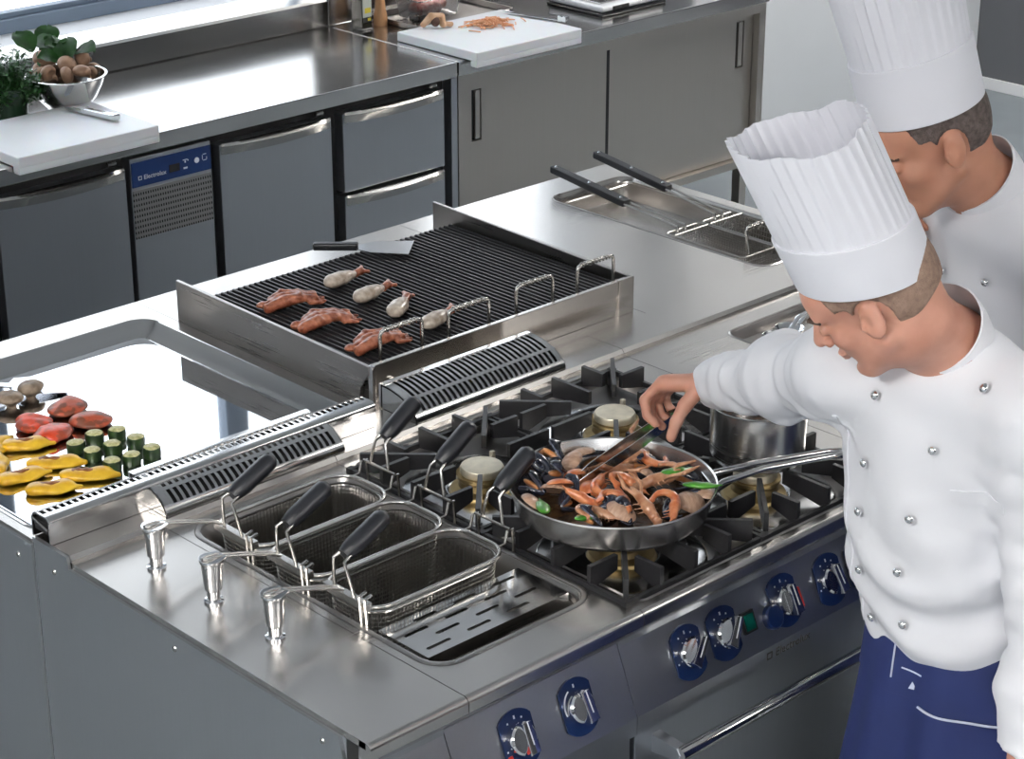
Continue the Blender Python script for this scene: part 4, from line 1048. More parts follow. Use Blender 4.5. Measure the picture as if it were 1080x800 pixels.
# saucepan
SX, SY = 1.135, .213
sp = thing('saucepan', 'tall stainless saucepan on the right front burner, under the sleeve', 'saucepan', (SX, SY, ZP))
b = MB(); b.lathe([(0, 0), (.070, 0), (.083, .006), (.090, .020), (.0915, .115), (.094, .118), (.0925, .1195), (.0895, .117), (.088, .022), (.080, .009), (0, .006)], (SX, SY, ZP), 64); b.build('pan_body', 'pan', sp, 50)
b = MB(); hd2 = V3((.95, -.3, 0)).normalized()
for s in (-1, 1): b.tube([V3((SX, SY, ZP+.09))+hd2*.088+V3((0, s*.014, 0)), V3((SX, SY, ZP+.10))+hd2*.16+V3((0, s*.010, 0)), V3((SX, SY, ZP+.12))+hd2*.26+V3((0, s*.008, 0)), V3((SX, SY, ZP+.12))+hd2*.27], .005, 8)
b.build('handle', 'steel_bright', sp, 50)
MB().lathe([(0, .07), (.0885, .07)], (SX, SY, ZP), 40).build('broth', 'sauce', sp)

# ladles in the recessed tray
def ladle(name, label, c, r, ang, L, cat='ladle'):
    c = V3(c); t = thing(name, label, cat, c)
    b = MB(); b.lathe([(0, 0), (r*.5, r*.08), (r*.85, r*.30), (r, r*.62), (r*.97, r*.62), (r*.8, r*.34), (r*.45, r*.13), (0, r*.05)], c, 32); b.build('bowl', 'chrome', t, 60)
    d = V3((math.cos(ang), math.sin(ang), 0)); b = MB()
    b.tube([c+d*r*.9+V3((0,0,r*.6)), c+d*(r+.03)+V3((0,0,r*.6+.025)), c+d*(r+L*.5)+V3((0,0,r*.6+.03)), c+d*(r+L)+V3((0,0,r*.6+.012))], .006, 8, flat=.4); b.build('handle', 'chrome', t, 50); return t
ladle('serving_spoon', 'polished serving spoon lying at the left end of the recessed tray', (1.735, .655, .873), .040, .1, .18, 'spoon')
ladle('ladle', 'steel ladle resting in the recessed tray behind the serving spoon', (1.80, .680, .873), .034, .0, .2)

# ---------------- things on the back counter
ZC = .9
def board(fr, bk, xl, label):
    q = at_z(*fr, .933); r = at_z(*bk, .933)
    o = MB().box(xl, q.x, q.y, r.y, ZC+.001, .933, .004, 3).build('cutting_board', 'board')
    MB().box(xl, q.x, q.y, q.y+.032, .882, ZC+.004, .004, 2).build('edge_stop', 'board', o); return tag(o, label, 'cutting board')
board((168, 132), (98, 105), 1.17, 'thick white cutting board at the left, overhanging the counter edge under a small knife')
board((614, 30), (535, 8), at_z(503, 56, .933).x, 'thick white cutting board at the right with shredded strips and a chef knife on it')
ZT = .9335
def knife(label, p0, p1, bl, name='kitchen_knife', hm='blade'):
    p0 = V3(p0); p1 = V3(p1); d = (p1-p0).normalized(); T = Matrix.Translation(p0) @ rot_to(d); L = (p1-p0).length
    t = thing(name, label, 'knife', tuple(p0))
    pts = [(0, .0), (bl*.35, .010), (bl, .013), (bl, -.013), (bl*.5, -.016), (bl*.15, -.010)]
    MB().prism(pts, 'z', .003, .0048, 0, T).build('blade', 'blade', t)
    b = MB(); b.box(bl, L, -.012, .012, .0, .017, .004, 3, T); b.box(bl-.006, bl+.008, -.0125, .0125, -.0, .019, .002, 2, T); b.box(L-.012, L+.002, -.014, .014, .0, .019, .003, 2, T); b.build('handle', hm, t); return t
knife('small steel paring knife on the left cutting board', at_z(68, 114, ZT+.002), at_z(123, 127, ZT+.002), .088)
kn = knife('long chef knife with a steel handle on the right cutting board', at_z(530, 13, ZT+.002), at_z(598, 23, ZT+.002), .235)
MB().box(-.03, .03, -.008, .008, .0165, .0185, .0008, 1, Matrix.Translation(at_z(586, 21.5, ZT+.002)) @ rot_to(at_z(598, 23, ZT)-at_z(530, 13, ZT))).build('handle_inlay', 'rubber', kn)
# root and shreds
q = at_z(458, 29, ZT); 
r1 = sdf_obj('root_vegetable', [cap_((q.x-.03, q.y+.02, ZT+.012), (q.x-.012, q.y, ZT+.040), .011, .013, .004), cap_((q.x-.012, q.y, ZT+.040), (q.x+.020, q.y-.010, ZT+.034), .013, .014, .004), cap_((q.x+.020, q.y-.010, ZT+.034), (q.x+.018, q.y-.03, ZT+.012), .014, .010, .004), cap_((q.x+.02, q.y-.02, ZT+.012), (q.x+.05, q.y-.03, ZT+.010), .011, .008, .004), ell_((q.x-.004, q.y-.022, ZT+.026), (.014,.014,.014), k=.004, op='s')], .0025, 'root', None, ripple(.002, 90, 2))
tag(r1, 'knobbly pale root curled around a dark core on the right cutting board', 'root vegetable')
sdf_obj('dark_core', [ell_((q.x-.001, q.y-.008, ZT+.022), (.017,.014,.018), k=.004)], .003, 'rootdark', r1)
mb = MB(); rs = random.Random(3); c = at_z(517, 26, ZT)
for k in range(190):
    a = rs.uniform(0, 2*PI); rr = abs(rs.gauss(0, .5)); x = c.x+math.cos(a)*rr*.095; y = c.y+math.sin(a)*rr*.065; z = ZT+.003+max(0, .022*(1-rr))*rs.random(); an = rs.uniform(0, PI); l = rs.uniform(.012, .028)
    dx, dy = math.cos(an)*l, math.sin(an)*l
    mb.tube([(x-dx, y-dy, z), (x, y, z+rs.uniform(0, .005)), (x+dx, y+dy, z)], .0022, 4)
tag(mb.build('shredded_strips', 'shred', None, 60), 'small heap of orange shredded strips on the right cutting board', 'shredded vegetable', None, 'stuff')
# bowl with mushrooms
BC = at_z(69, 80, 1.003); BC.z = ZC
bw = tag(MB().lathe([(0, .002), (.048, .002), (.055, .004), (.088, .040), (.108, .078), (.118, .105), (.124, .107), (.124, .110), (.116, .110), (.104, .078), (.085, .043), (.05, .008), (0, .006)], BC, 56).build('mixing_bowl', 'steel_bright', None, 50), 'round steel bowl heaped with brown mushrooms and green leaves', 'bowl')
mush = sdf_obj('mushroom', [ell_((0,0,.006), (.027,.025,.019), k=.006), cap_((0,0,-.018), (0,0,.0), .010, .011, .005), ell_((0,0,-.012), (.018,.018,.009), k=.004, op='s')], .0026, 'mushraw')
tag(mush, 'm', 'mushroom', 'brown mushrooms heaped in the steel bowl'); mkk = Kind(mush)
mp = [((46,65), 0, .122, 1.35, 'large brown mushroom on top of the heap, left of the leaves'), ((70,70), 0, .122, 1.2, 'brown mushroom in the middle of the heap'), ((52,78), 1, .112, 1.0, 'brown mushroom standing on its stem at the near rim'), ((41,75), 2, .104, .95, 'brown mushroom at the left rim of the bowl'), ((43,79), 2, .105, .9, 'small brown mushroom low at the left rim'), ((68,80), 1, .108, 1.05, 'brown mushroom at the near rim, right of centre'), ((86,78), 0, .110, 1.1, 'brown mushroom with a dark spot, right of the heap'), ((95,77), 1, .104, .8, 'small brown mushroom by the right rim'), ((88,62), 1, .128, 1.1, 'tall brown mushroom upright beside the leaves'), ((99,73), 2, .098, .8, 'small dark mushroom against the right rim')]
for i, ((u, v), k, dz, s_, lb) in enumerate(mp):
    q = at_z(u, v, ZC+dz-.004); mkk.put((q.x, q.y, ZC+dz-.004), i*1.3, s_, lb, tilt=((.3, 1.2, -.8)[k], (.2, -.4, .7)[i % 3]))
def leaf_mesh(L=.07, W=.035):
    mb = MB(); N = 9; rows = []
    for i in range(N+1):
        t = i/N; w = W*math.sin(PI*min(1, t*.92+.06))**.8; x = L*t; z = .018*math.sin(t*2.4)
        rows.append([mb.bm.verts.new((x, w*s_, z+abs(s_)*.006+.002*math.sin(i*2+s_*5))) for s_ in (-1, -.5, 0, .5, 1)])
    for a_, b_ in zip(rows, rows[1:]):
        for k in range(4): mb.bm.faces.new((a_[k], a_[k+1], b_[k+1], b_[k]))
    bmesh.ops.solidify(mb.bm, geom=mb.bm.faces[:], thickness=.0008); return mb.build('spinach_leaf', 'leaf', None, 80)
lf = Kind(tag(leaf_mesh(), 'l', 'leaf', 'dark green leaves piled on the mushroom bowl'))
for i, (u, v) in enumerate(((48,52), (56,48), (64,52), (72,50), (78,54), (85,56), (60,58), (80,62), (40,56), (70,60), (76,46))):
    q = at_z(u, v, ZC+.135); lf.put((q.x-.02, q.y, ZC+.128+.006*(i % 3)), 1.0*i, 1.0+.1*(i % 3), 'dark green spinach leaf in the pile on top of the mushroom bowl', tilt=(rs.uniform(-.6, .6), rs.uniform(-.7, .1)))
# herbs in a dark pot
hb = thing('potted_herb', 'bushy green herb in a dark glass pot at the left edge of the picture', 'potted plant', (1.42, 3.33, ZC))
MB().lathe([(0, 0), (.045, 0), (.050, .01), (.058, .10), (.055, .10), (.047, .012), (0, .01)], (1.42, 3.33, ZC), 32).build('pot', 'pot', hb, 50)
mb = MB(); st = MB(); rs = random.Random(9)
for k in range(120):
    a = rs.uniform(0, 2*PI); sp_ = rs.random()**.6*.095; h = rs.uniform(.09, .24)*(1-.3*sp_/.1)
    p0 = V3((1.42+math.cos(a)*sp_*.3, 3.33+math.sin(a)*sp_*.3, ZC+.06)); p1 = V3((1.42+math.cos(a)*sp_, 3.33+math.sin(a)*sp_, ZC+h))
    st.tube([p0, p0.lerp(p1, .5)+V3((0,0,.02)), p1], .0011, 3)
    for j in range(26):
        q = p0.lerp(p1, rs.uniform(.3, 1.05))+V3((rs.gauss(0,.010), rs.gauss(0,.010), rs.gauss(0,.009)))
        d = V3((rs.gauss(0,1), rs.gauss(0,1), rs.gauss(0,.6))).normalized(); s_ = d.cross(V3((0,0,1))).normalized(); l = rs.uniform(.007, .014)
        v = [mb.bm.verts.new(p) for p in (q-d*l, q+s_*l*.45, q+d*l, q-s_*l*.45)]; mb.bm.faces.new(v)
mb.build('foliage', 'herb', hb, 80, fix=False); st.build('stems', 'herb', hb)
# oil bottle and pepper mill
ob = thing('oil_bottle', 'dark square oil bottle with a pale label, beside the wooden mill', 'bottle', (2.885, 3.47, ZC))
b = MB(); b.box(2.858, 2.912, 3.443, 3.497, ZC, ZC+.20, .008, 3); b.lathe([(.024, .198), (.016, .215), (.0135, .23), (.0135, .262), (0, .262)], (2.885, 3.47, ZC), 24); b.build('glass_body', 'bottle', ob, 40)
MB().lathe([(.0145, .255), (.0145, .285), (0, .286)], (2.885, 3.47, ZC), 20).build('cap', 'iron', ob)
T = Matrix.Translation((2.885, 3.4425, ZC))
# label facing the counter front
b = MB().box(-.018, .020, -.0008, .0005, .045, .17, 0, 1, T).build('label', 'oil_label', ob)
MB().box(-.010, .016, -.0014, 0, .060, .078, 0, 1, T).build('label_mark', 'label_yellow', b)
MB().box(-.018, .020, -.0013, 0, .028, .046, 0, 1, T).build('label_band', 'label_black', b)
MB().box(.002, .016, -.0018, 0, .033, .043, 0, 1, T).build('label_figures', 'label_yellow', b)
tag(MB().lathe([(0, 0), (.0235, 0), (.0245, .003), (.0245, .028), (.0225, .032), (.0235, .036), (.019, .055), (.0165, .085), (.018, .11), (.023, .125), (.024, .15), (.016, .172), (.006, .178), (.009, .186), (0, .193)], (2.972, 3.475, ZC), 32).build('pepper_mill', 'wood', None, 50), 'turned pale wooden pepper mill standing by the dark oil bottle', 'pepper mill')
# plastic punnet with meat
pt = thing('meat_tray', 'clear plastic tub of pink meat behind the right cutting board', 'food container', (3.14, 3.44, ZC))
X0, X1, Y0, Y1 = 3.07, 3.27, 3.38, 3.52
b = MB(); b.loops([inset(X0-.02, X1+.02, Y0-.02, Y1+.02, .02, 0, ZC+.075), inset(X0, X1, Y0, Y1, .02, 0, ZC+.073), inset(X0, X1, Y0, Y1, .02, .012, ZC+.003), inset(X0, X1, Y0, Y1, .02, .014, ZC+.001)], True); b.build('tub', 'plastic_clear', pt, 50)
sdf_obj('meat', [ell_((3.13, 3.45, ZC+.035), (.052,.05,.034), k=.01), ell_((3.21, 3.455, ZC+.035), (.05,.05,.036), k=.01), ell_((3.16, 3.42, ZC+.03), (.05,.03,.028), k=.01)], .004, 'meat', pt, ripple(.004, 90, 6))
tr = tag(MB().loops([rrect(2.985, 3.42, 3.27, 3.56, .02, 4, ZC+.022), rrect(2.993, 3.412, 3.278, 3.552, .015, 4, ZC+.022), rrect(2.998, 3.407, 3.283, 3.547, .012, 4, ZC+.004), rrect(2.992, 3.413, 3.277, 3.553, .012, 4, ZC+.002)], True).build('gastronorm_tray', 'steel_dark', None, 40), 'shallow steel tray under the plastic tub behind the cutting board', 'tray')
for o_ in (pt,):
    o_.location.z += .006
# white appliance base at the top edge
ks = thing('kitchen_scale', 'rounded pale scale with a black base at the top of the picture', 'scale', (3.72, 3.14, ZC))
MB().box(3.60, 3.93, 3.02, 3.30, ZC, ZC+.012, .005).build('base', 'black_tray', ks)
MB().box(3.605, 3.925, 3.025, 3.295, ZC+.012, ZC+.034, .010, 4).build('housing', 'sill', ks); MB().box(3.63, 3.90, 3.06, 3.28, ZC+.034, ZC+.040, .004).build('weighing_plate', 'steel_bright', ks)
MB().box(3.66, 3.74, 3.022, 3.026, ZC+.016, ZC+.030, .001).build('display', 'dark', ks)
# ================================================================== THE TWO CHEFS
def nv(v): v = np.array(v, float); return v/np.linalg.norm(v)
def hand_prims(W, d, n, s, curl=(1.0,1.05,1.1,1.15), sc=1.0, thumb=(.75,.35,.55)):
    """wrist W, direction d to the knuckles, n = palm side normal, s = thumb side"""
    W = np.array(W, float); d = nv(d); n = nv(np.array(n)-np.dot(n, d)*d); s = nv(np.array(s)-np.dot(s, d)*d-np.dot(s, n)*n)
    P = []
    P.append(cap_(W-d*.02, W+d*.02, .027*sc, .028*sc, .012))
    for o_, r_ in ((.024, .0145), (.008, .0150), (-.008, .0145), (-.023, .0130)):
        P.append(cap_(W+d*.012+s*o_*.7*sc, W+d*.088*sc+s*o_*sc, .015*sc, r_*sc, .008))
    offs = (.030, .010, -.010, -.028); lens = ((.043,.026,.020), (.047,.029,.021), (.043,.027,.020), (.034,.021,.018)); rad = (.0095,.0098,.0093,.0083)
    for o_, L, r, c in zip(offs, lens, rad, curl):
        p = W+d*.090*sc+s*o_*sc-n*.002; a = .25*c
        for i, l in enumerate(L):
            a += (.55, .75, .5)[i]*c if i else .3*c
            v = d*math.cos(a)+n*math.sin(a); q = p+v*l*sc
            P.append(cap_(p, q, r*sc*(1-.06*i), r*sc*(.94-.07*i), .0025)); p = q
    p = W+d*.022*sc+s*.022*sc+n*.006
    for i, (l, r) in enumerate(((.040, .0135), (.032, .0115), (.026, .0100))):
        k = i*.35
        v = nv(d*(thumb[0]-k*.2)+s*(thumb[1]-k*.5)+n*(thumb[2]+k*.6)); q = p+v*l*sc; P.append(cap_(p, q, r*sc, r*.9*sc, .005)); p = q
    return P
def head_prims(C, f, u, sc=1.0):
    C = np.array(C, float); f = nv(f); u = nv(np.array(u)-np.dot(u, f)*f); l = np.cross(u, f)
    Rm = np.stack([f, l, u], 1)
    def L(a, b, c): return C+(f*a+l*b+u*c)*sc
    def E(c, r, k=.01, op='u', rot=None): return ell_(L(*c), np.array(r)*sc, Rm if rot is None else Rm@rot, k, op)
    def Cp(a, b, ra, rb, k=.006, op='u'): return cap_(L(*a), L(*b), ra*sc, rb*sc, k, op)
    P = [E((-.014,0,.035), (.097,.076,.088)), E((-.045,0,.0), (.060,.066,.070), .02), E((.026,0,-.040), (.062,.058,.078), .02), E((.055,0,.035), (.040,.056,.045), .015)]
    for s in (-1, 1):
        P += [Cp((.0, s*.056, -.055), (.062, s*.020, -.098), .018, .016, .014), E((.052, s*.038, -.028), (.028,.022,.022), .012),
              Cp((.087, s*.012, .021), (.076, s*.044, .018), .009, .008, .008)]
    P += [E((.072,0,-.098), (.020,.022,.016), .012), Cp((.0,0,-.095), (.06,0,-.10), .024, .018, .02)]
    for s in (-1, 1): P.append(E((.092, s*.031, -.002), (.017,.015,.012), .008, 's'))
    P += [Cp((.090,0,.010), (.113,0,-.028), .0085, .0115, .007), Cp((.098,-.013,-.034), (.098,.013,-.034), .0085, .0085, .005)]
    for s in (-1, 1): P += [E((.079, s*.031, -.003), (.0125,.0145,.0115), .003), Cp((.086, s*.020, -.006), (.086, s*.040, -.008), .0035, .0035, .003)]
    P += [Cp((.089,-.018,-.060), (.089,.018,-.060), .0055, .0055, .005), E((.094,0,-.059), (.008,.016,.0055), .004), E((.091,0,-.070), (.009,.015,.006), .004), E((.108,0,-.0645), (.012,.022,.0012), .002, 's'), E((.084,0,-.082), (.012,.016,.006), .006, 's')]
    for s in (-1, 1):
        c, sn = math.cos(.25), math.sin(.25); ro = np.array([[c,0,-sn],[0,1,0],[sn,0,c]])
        P += [E((-.008, s*.079, -.012), (.0195,.0085,.033), .004, 'u', ro), E((.002, s*.089, -.009), (.0105,.0085,.0205), .002, 's', ro), E((.010, s*.083, -.016), (.005,.005,.008), .003, 'u')]
    return P, L
def toque(P0, a, rb, rt, H_, parent, seed=1, fwd=(1,0,0), norm=None):
    """tall pleated paper hat: smooth band, pleated open crown"""
    a = V3(a).normalized(); M_ = Matrix.Translation(P0) @ rot_to(a, fwd) @ Matrix.Rotation(PI/2, 4, 'Y') ; 
    # local z must be the hat's axis
    z = a; x = V3(fwd)-z*V3(fwd).dot(z); x.normalize(); y = z.cross(x)
    zn = V3(norm).normalized() if norm is not None else z; x = V3(fwd)-zn*V3(fwd).dot(zn); x.normalize(); y = zn.cross(x)
    M_ = Matrix.Translation(P0) @ Matrix((x, y, z)).transposed().to_4x4()
    rs = random.Random(seed); n = 240; NP = 34; hb = H_*.335
    def ring(r, zz, amp, tp=0, wob=0):
        out = []
        for k in range(n):
            an = 2*PI*k/n; ph = (k*NP/n) % 1.0
            # overlapping knife pleats
            rr = r+amp*((1-ph)**1.5 if ph > .12 else ph/.12)-amp*.5
            zz2 = zz+wob*(math.sin(2*an+.7)+.45*math.sin(5*an)+.25*math.sin(9*an+1))+tp*math.cos(an)
            out.append(M_ @ V3((rr*math.cos(an)*1.06, rr*math.sin(an)*.97, zz2)))
        return out
    lp = []; K = 14
    for k in range(K+1):
        t = k/K; lp.append(ring(rb+(rt-rb)*t+.0015, hb*.96+(H_-hb*.96)*t, .0018+.0035*t, 0, .007*t**2))
    inn = []
    for k in range(K+1):
        t = 1-k/K; inn.append(ring(rb+(rt-rb)*t-.0002, hb+(H_-hb)*t, .0018+.0035*t, 0, .007*t**2))
        if t < .45: break
    crown = MB().loops(lp+inn+[[M_ @ V3((rb*.5*math.cos(2*PI*k/n), rb*.5*math.sin(2*PI*k/n), H_*.62)) for k in range(n)]], True, False).build('pleated_crown', 'paper', parent, 60)
    b = MB(); b.lathe([(rb-.004, -.002), (rb+.0015, -.002), (rb+.0035, 0), (rb+.0058, hb), (rb+.0040, hb+.002), (rb-.003, hb+.001)], (0,0,0), 96, None, 1.06, .97)
    b.bm.transform(M_); b.build('band', 'paper', crown, 60)
    return crown
def chef(cfg):
    g = cfg; hips, belly, chest, neck = [np.array(g[k], float) for k in ('hips', 'belly', 'chest', 'neck')]
    sh, el, wr = g['sh'], g['el'], g['wr']
    f = nv(g['face']); lat = nv(g['lat']); fr = nv(np.array(g['front'], float)); up = np.array([0,0,1.])
    tz = nv(neck-hips); lt = nv(lat-np.dot(lat, tz)*tz); ft = np.cross(lt, tz)     # left, front of the torso
    if np.dot(ft, fr) < 0: ft = -ft
    RT = np.stack([ft, lt, tz], 1)
    hp, L = head_prims(g['head'], g['face'], g['up'], g.get('hs', 1.0))
    P = list(hp)
    nb = L(-.035, 0, -.075)
    P += [cap_(nb, neck, .054, .056, .03), cap_(L(-.01, 0, -.085), neck+ft*.012, .042, .046, .02)]
    nz_ = nv(nv(nb-neck)+tz*.8)
    P += [ell_(chest, (.105,.155,.17), RT, .05), ell_(belly, (.11,.15,.16), RT, .05), ell_(hips, (.105,.16,.12), RT, .05), cap_(neck-tz*.02, chest, .06, .09, .04)]
    for s in (0, 1):
        P += [cap_(neck-tz*.03, sh[s], .045, .052, .04), cap_(sh[s], el[s], .048, .038, .02), cap_(el[s], wr[s], .038, .026, .02)]
        P += hand_prims(*g['hand'][s])
        hj = hips+lt*(.085 if s == 0 else -.085)-up*.05; kn = np.array(g['knee'][s]); an = np.array(g['ankle'][s])
        P += [cap_(hj, kn, .075, .052, .03), cap_(kn, an, .052, .036, .02), cap_(an-up*.02, an-up*.05+ft*.12, .034, .028, .02)]
    body = sdf_obj('person', P, .0042, g['skin'])
    tag(body, g['label'], 'person')
    # white double-breasted jacket
    th = .017
    J = [ell_(chest, (.125,.175,.185), RT, .06), ell_(belly+ft*.012, (.142,.172,.20), RT, .06), ell_(hips+up*.02+ft*.01, (.145,.178,.11), RT, .06), cap_(neck-tz*.055, chest, .085, .10, .05)]
    for s in (0, 1):
        S_, E_, W_ = [np.array(v, float) for v in (sh[s], el[s], wr[s])]
        J += [cap_(neck-tz*.055, S_, .062, .072, .05), cap_(S_, E_, .076, .066, .035), cap_(E_, W_-nv(W_-E_)*.012, .066, .049, .03)]
    hem = hips-up*g.get('hem', .055)
    def cut(P_):   # keep only what lies above the hem
        return (hem[2]-P_[..., 2])
    arms_out = [np.array(wr[s], float) for s in (0, 1)]
    def hemcut(P_):
        d = cut(P_); 
        q = np.minimum(np.linalg.norm((P_-hips)[..., :2], axis=-1), 9)
        near = np.abs((P_-hips)@lt) > .205      # hanging sleeve stays uncut
        return np.where(near, -.05, d)
    neckhole = [cap_(neck+nz_*.02, neck+nz_*.12, .064, .066, .012, 's')]
    def folds(P_):
        a = .0035*wn(P_, 22, 4)+.0018*wn(P_, 52, 8)
        q = P_-belly; h = q@tz; w = q@lt; fq = q@ft
        a = a+.0060*np.exp(-((h+.06)/.13)**2)*np.sin(h*62+2.2*np.sin(w*13+1)+fq*14)
        a = a+.0050*np.sin((h*.55+w)*38+2.0*np.sin(h*11))*np.exp(-((h-.20)/.16)**2)
        for s in (0, 1):
            S_, E_, W_ = [np.array(v, float) for v in (sh[s], el[s], wr[s])]
            for A, B, k in ((S_, E_, 75), (E_, W_, 85)):
                ba = B-A; Lb = np.linalg.norm(ba); t = ((P_-A)@ba)/Lb; r = np.linalg.norm(P_-A-(t/Lb)[..., None]*ba, axis=-1)
                wgt = np.exp(-(r/.085)**2)*((t > -.02) & (t < Lb+.02))
                pv = nv(np.cross(ba, [0.3,.2,1.]))
                pw_ = (P_-A)@pv
                a = a+wgt*(.0045*np.sin(t*k*.62+pw_*30+2.6*np.sin(pw_*42+t*21))+.0030*np.sin(t*k*1.5-pw_*45+2*np.sin(pw_*30)))
        return a
    J = J+neckhole
    J.append((hemcut, hips-3, hips+3, .01, 'i'))
    jk = sdf_obj('chef_jacket', J, .0062, 'cloth', body, folds)
    # stand collar
    b = MB(); n = 48; rings = []
    Cn = neck+nz_*.014+ft*.004; fz = nv(ft-np.dot(ft, nz_)*nz_); lz = np.cross(nz_, fz)
    for (r, z, o) in ((.073, -.035, 0), (.0735, .0, 0), (.070, .030, .0), (.067, .031, .0), (.0665, .0, 0), (.067, -.03, 0)):
        ring = []
        for k in range(n):
            a = .10+(2*PI-.20)*k/(n-1); tilt = -.018*math.cos(a)
            p = Cn+fz*(r*1.0*math.cos(a))+lz*(r*.98*math.sin(a))+nz_*(z+tilt*(1 if z > -.02 else .4)); ring.append(V3(p))
        rings.append(ring)
    R_ = [[b.bm.verts.new(p) for p in rg] for rg in rings]
    for A, B in zip(R_, R_[1:]+R_[:1]):
        for k in range(n-1): b.bm.faces.new((A[k], A[k+1], B[k+1], B[k]))
    for k in (0, n-1): b.bm.faces.new([r_[k] for r_ in R_])
    b.build('collar', 'cloth', jk, 60)
    # buttons, pocket and front overlap sit on the cloth
    bm = bmesh.new(); bm.from_mesh(jk.data); bv = BVHTree.FromBMesh(bm); bm.free()
    def hit(w, h, base=belly, dirv=None):
        dv = V3(ft) if dirv is None else V3(dirv); o_ = V3(base+lt*w+tz*h)+dv*.6; r = bv.ray_cast(o_, -dv)
        return (r[0], r[1]) if r[0] is not None else (None, None)
    for (w, h) in g['buttons']:
        p, nn = hit(w, h)
        if p is None: continue
        T = Matrix.Translation(p) @ Matrix((rot_to(nn).col[1].xyz, rot_to(nn).col[2].xyz, nn)).transposed().to_4x4()
        MB().lathe([(0, -.002), (.003, -.002), (.003, .002), (.0058, .003), (.0078, .006), (.0070, .009), (.004, .0112), (0, .012)], (0,0,0), 16, T).build('button', 'chrome', jk, 60)
    def strip(pts, w, t_, name, m, par):
        b = MB(); L_ = []
        hs = [hit(*p) for p in pts]; hs = [h for h in hs if h[0] is not None]
        for i, (p, nn) in enumerate(hs):
            q = hs[min(i+1, len(hs)-1)][0]-hs[max(i-1, 0)][0]
            if q.length < 1e-6: continue
            q.normalize(); sd_ = q.cross(nn).normalized()*w/2
            L_.append([p-sd_-nn*.001, p+sd_-nn*.001, p+sd_+nn*t_, p-sd_+nn*t_])
        if len(L_) > 2: b.loops(L_, True, True); return b.build(name, m, par, 60)
    if 'pocket' in g:
        w0, w1, h0 = g['pocket']
        strip([(w0+(w1-w0)*k/10, h0+.006*k/10) for k in range(11)], .022, .0016, 'pocket_welt', 'cloth', jk)
    ph = g['placket']
    strip([(ph, .27-.40*k/24) for k in range(25)], .008, .0022, 'front_edge', 'cloth', jk)
    # apron: a wrapped skirt with a waistband
    ac = hips+up*.0
    A = []; n = 160; zt = hem[2]+.06; zb = .52
    K = 22; rs = random.Random(g['seed'])
    f2 = nv([ft[0], ft[1], 0]); l2 = nv(np.cross(up, f2))
    def skirt(t, k, off=0.0):
        an = 2*PI*k/n; z = zt+(zb-zt)*t
        rx = .150+.045*t+off; ry = .186+.05*t+off
        fold = (.002+.014*t)*(math.sin(an*7+.8*math.sin(3*an)+t*1.5)+.5*math.sin(an*13+2*t+1))
        c = hips+(np.array(g['knee'][0])+np.array(g['knee'][1])-2*hips)/2*t*.6
        p = c*[1,1,0]+f2*((rx+fold)*math.cos(an))+l2*((ry+fold)*math.sin(an)); p[2] = z-.02*math.cos(an)*0; return V3(p)
    lp = [[skirt(i/K, k) for k in range(n)] for i in range(K+1)]; lp2 = [[skirt(i/K, k, -.004) for k in range(n)] for i in range(K, -1, -1)]
    ap = MB().loops(lp+lp2, False).build('apron', 'apron', body, 70)
    wb = [[skirt(.0, k, .002) for k in range(n)], [skirt(.12, k, .0035) for k in range(n)], [skirt(.24, k, .003) for k in range(n)], [skirt(.245, k, .0) for k in range(n)]]
    w_ = MB().loops(wb, False).build('waistband', 'apron', ap, 70)
    MB().tube([skirt(.25, k, .004) for k in range(int(n*-.02), int(n*.34))], .0022, 6).build('piping', 'piping', w_)
    q0 = skirt(.12, int(n*.03), .006); MB().tube([skirt(.13, k, .0045) for k in range(-8, -2)], .0014, 5).build('stitched_tag', 'piping', w_)
    MB().prism([(0, 0), (.016, .002), (.006, .014)], 'y', 0, .001, 0, Matrix.Translation(skirt(.20, -6, .0045)) @ Matrix((l2.tolist(), f2.tolist(), (0,0,1))).transposed().to_4x4()).build('apron_mark', 'piping', w_)
    MB().tube([skirt(.04+.14*k/10, 150, .005) for k in range(11)], .0016, 5).build('side_piping', 'piping', ap)
    # trousers and shoes
    T_ = [ell_(hips-up*.05, (.125,.165,.12), RT, .04)]
    for s in (0, 1):
        hj = hips+lt*(.085 if s == 0 else -.085)-up*.08; kn = np.array(g['knee'][s]); an = np.array(g['ankle'][s])
        T_ += [cap_(hj, kn, .09, .072, .03), cap_(kn, an-up*.01, .072, .062, .03)]
    sdf_obj('trousers', T_, .011, 'trouser', body, lambda P_: .003*wn(P_, 30, 2))
    for s in (0, 1):
        an = np.array(g['ankle'][s]); a0 = np.array([an[0], an[1], .035])
        sdf_obj('shoe', [cap_(a0-f2*.05, a0+f2*.10, .040, .036, .02), cap_(a0-f2*.03, an, .042, .04, .02), cap_(a0+f2*.08, a0+f2*.17, .034, .026, .02), ((lambda P_: .004-P_[..., 2]), a0-1, a0+1, .01, 'i')], .006, 'shoe', body)
    # hair: close-cropped shell over the back and sides
    HR = head_prims(g['head'], g['face'], g['up'], g.get('hs', 1.0))[0]
    Cc = np.array(g['head']); ff = nv(g['face']); uu = nv(np.array(g['up'])-np.dot(g['up'], ff)*ff); ll = np.cross(uu, ff)
    Rh = np.stack([ff, ll, uu], 1)
    hr = [ell_(Cc+ff*-.014+uu*.035, (.0995,.0785,.0905), Rh, .01), ell_(Cc+ff*-.046+uu*.0, (.0625,.0685,.0725), Rh, .02)]
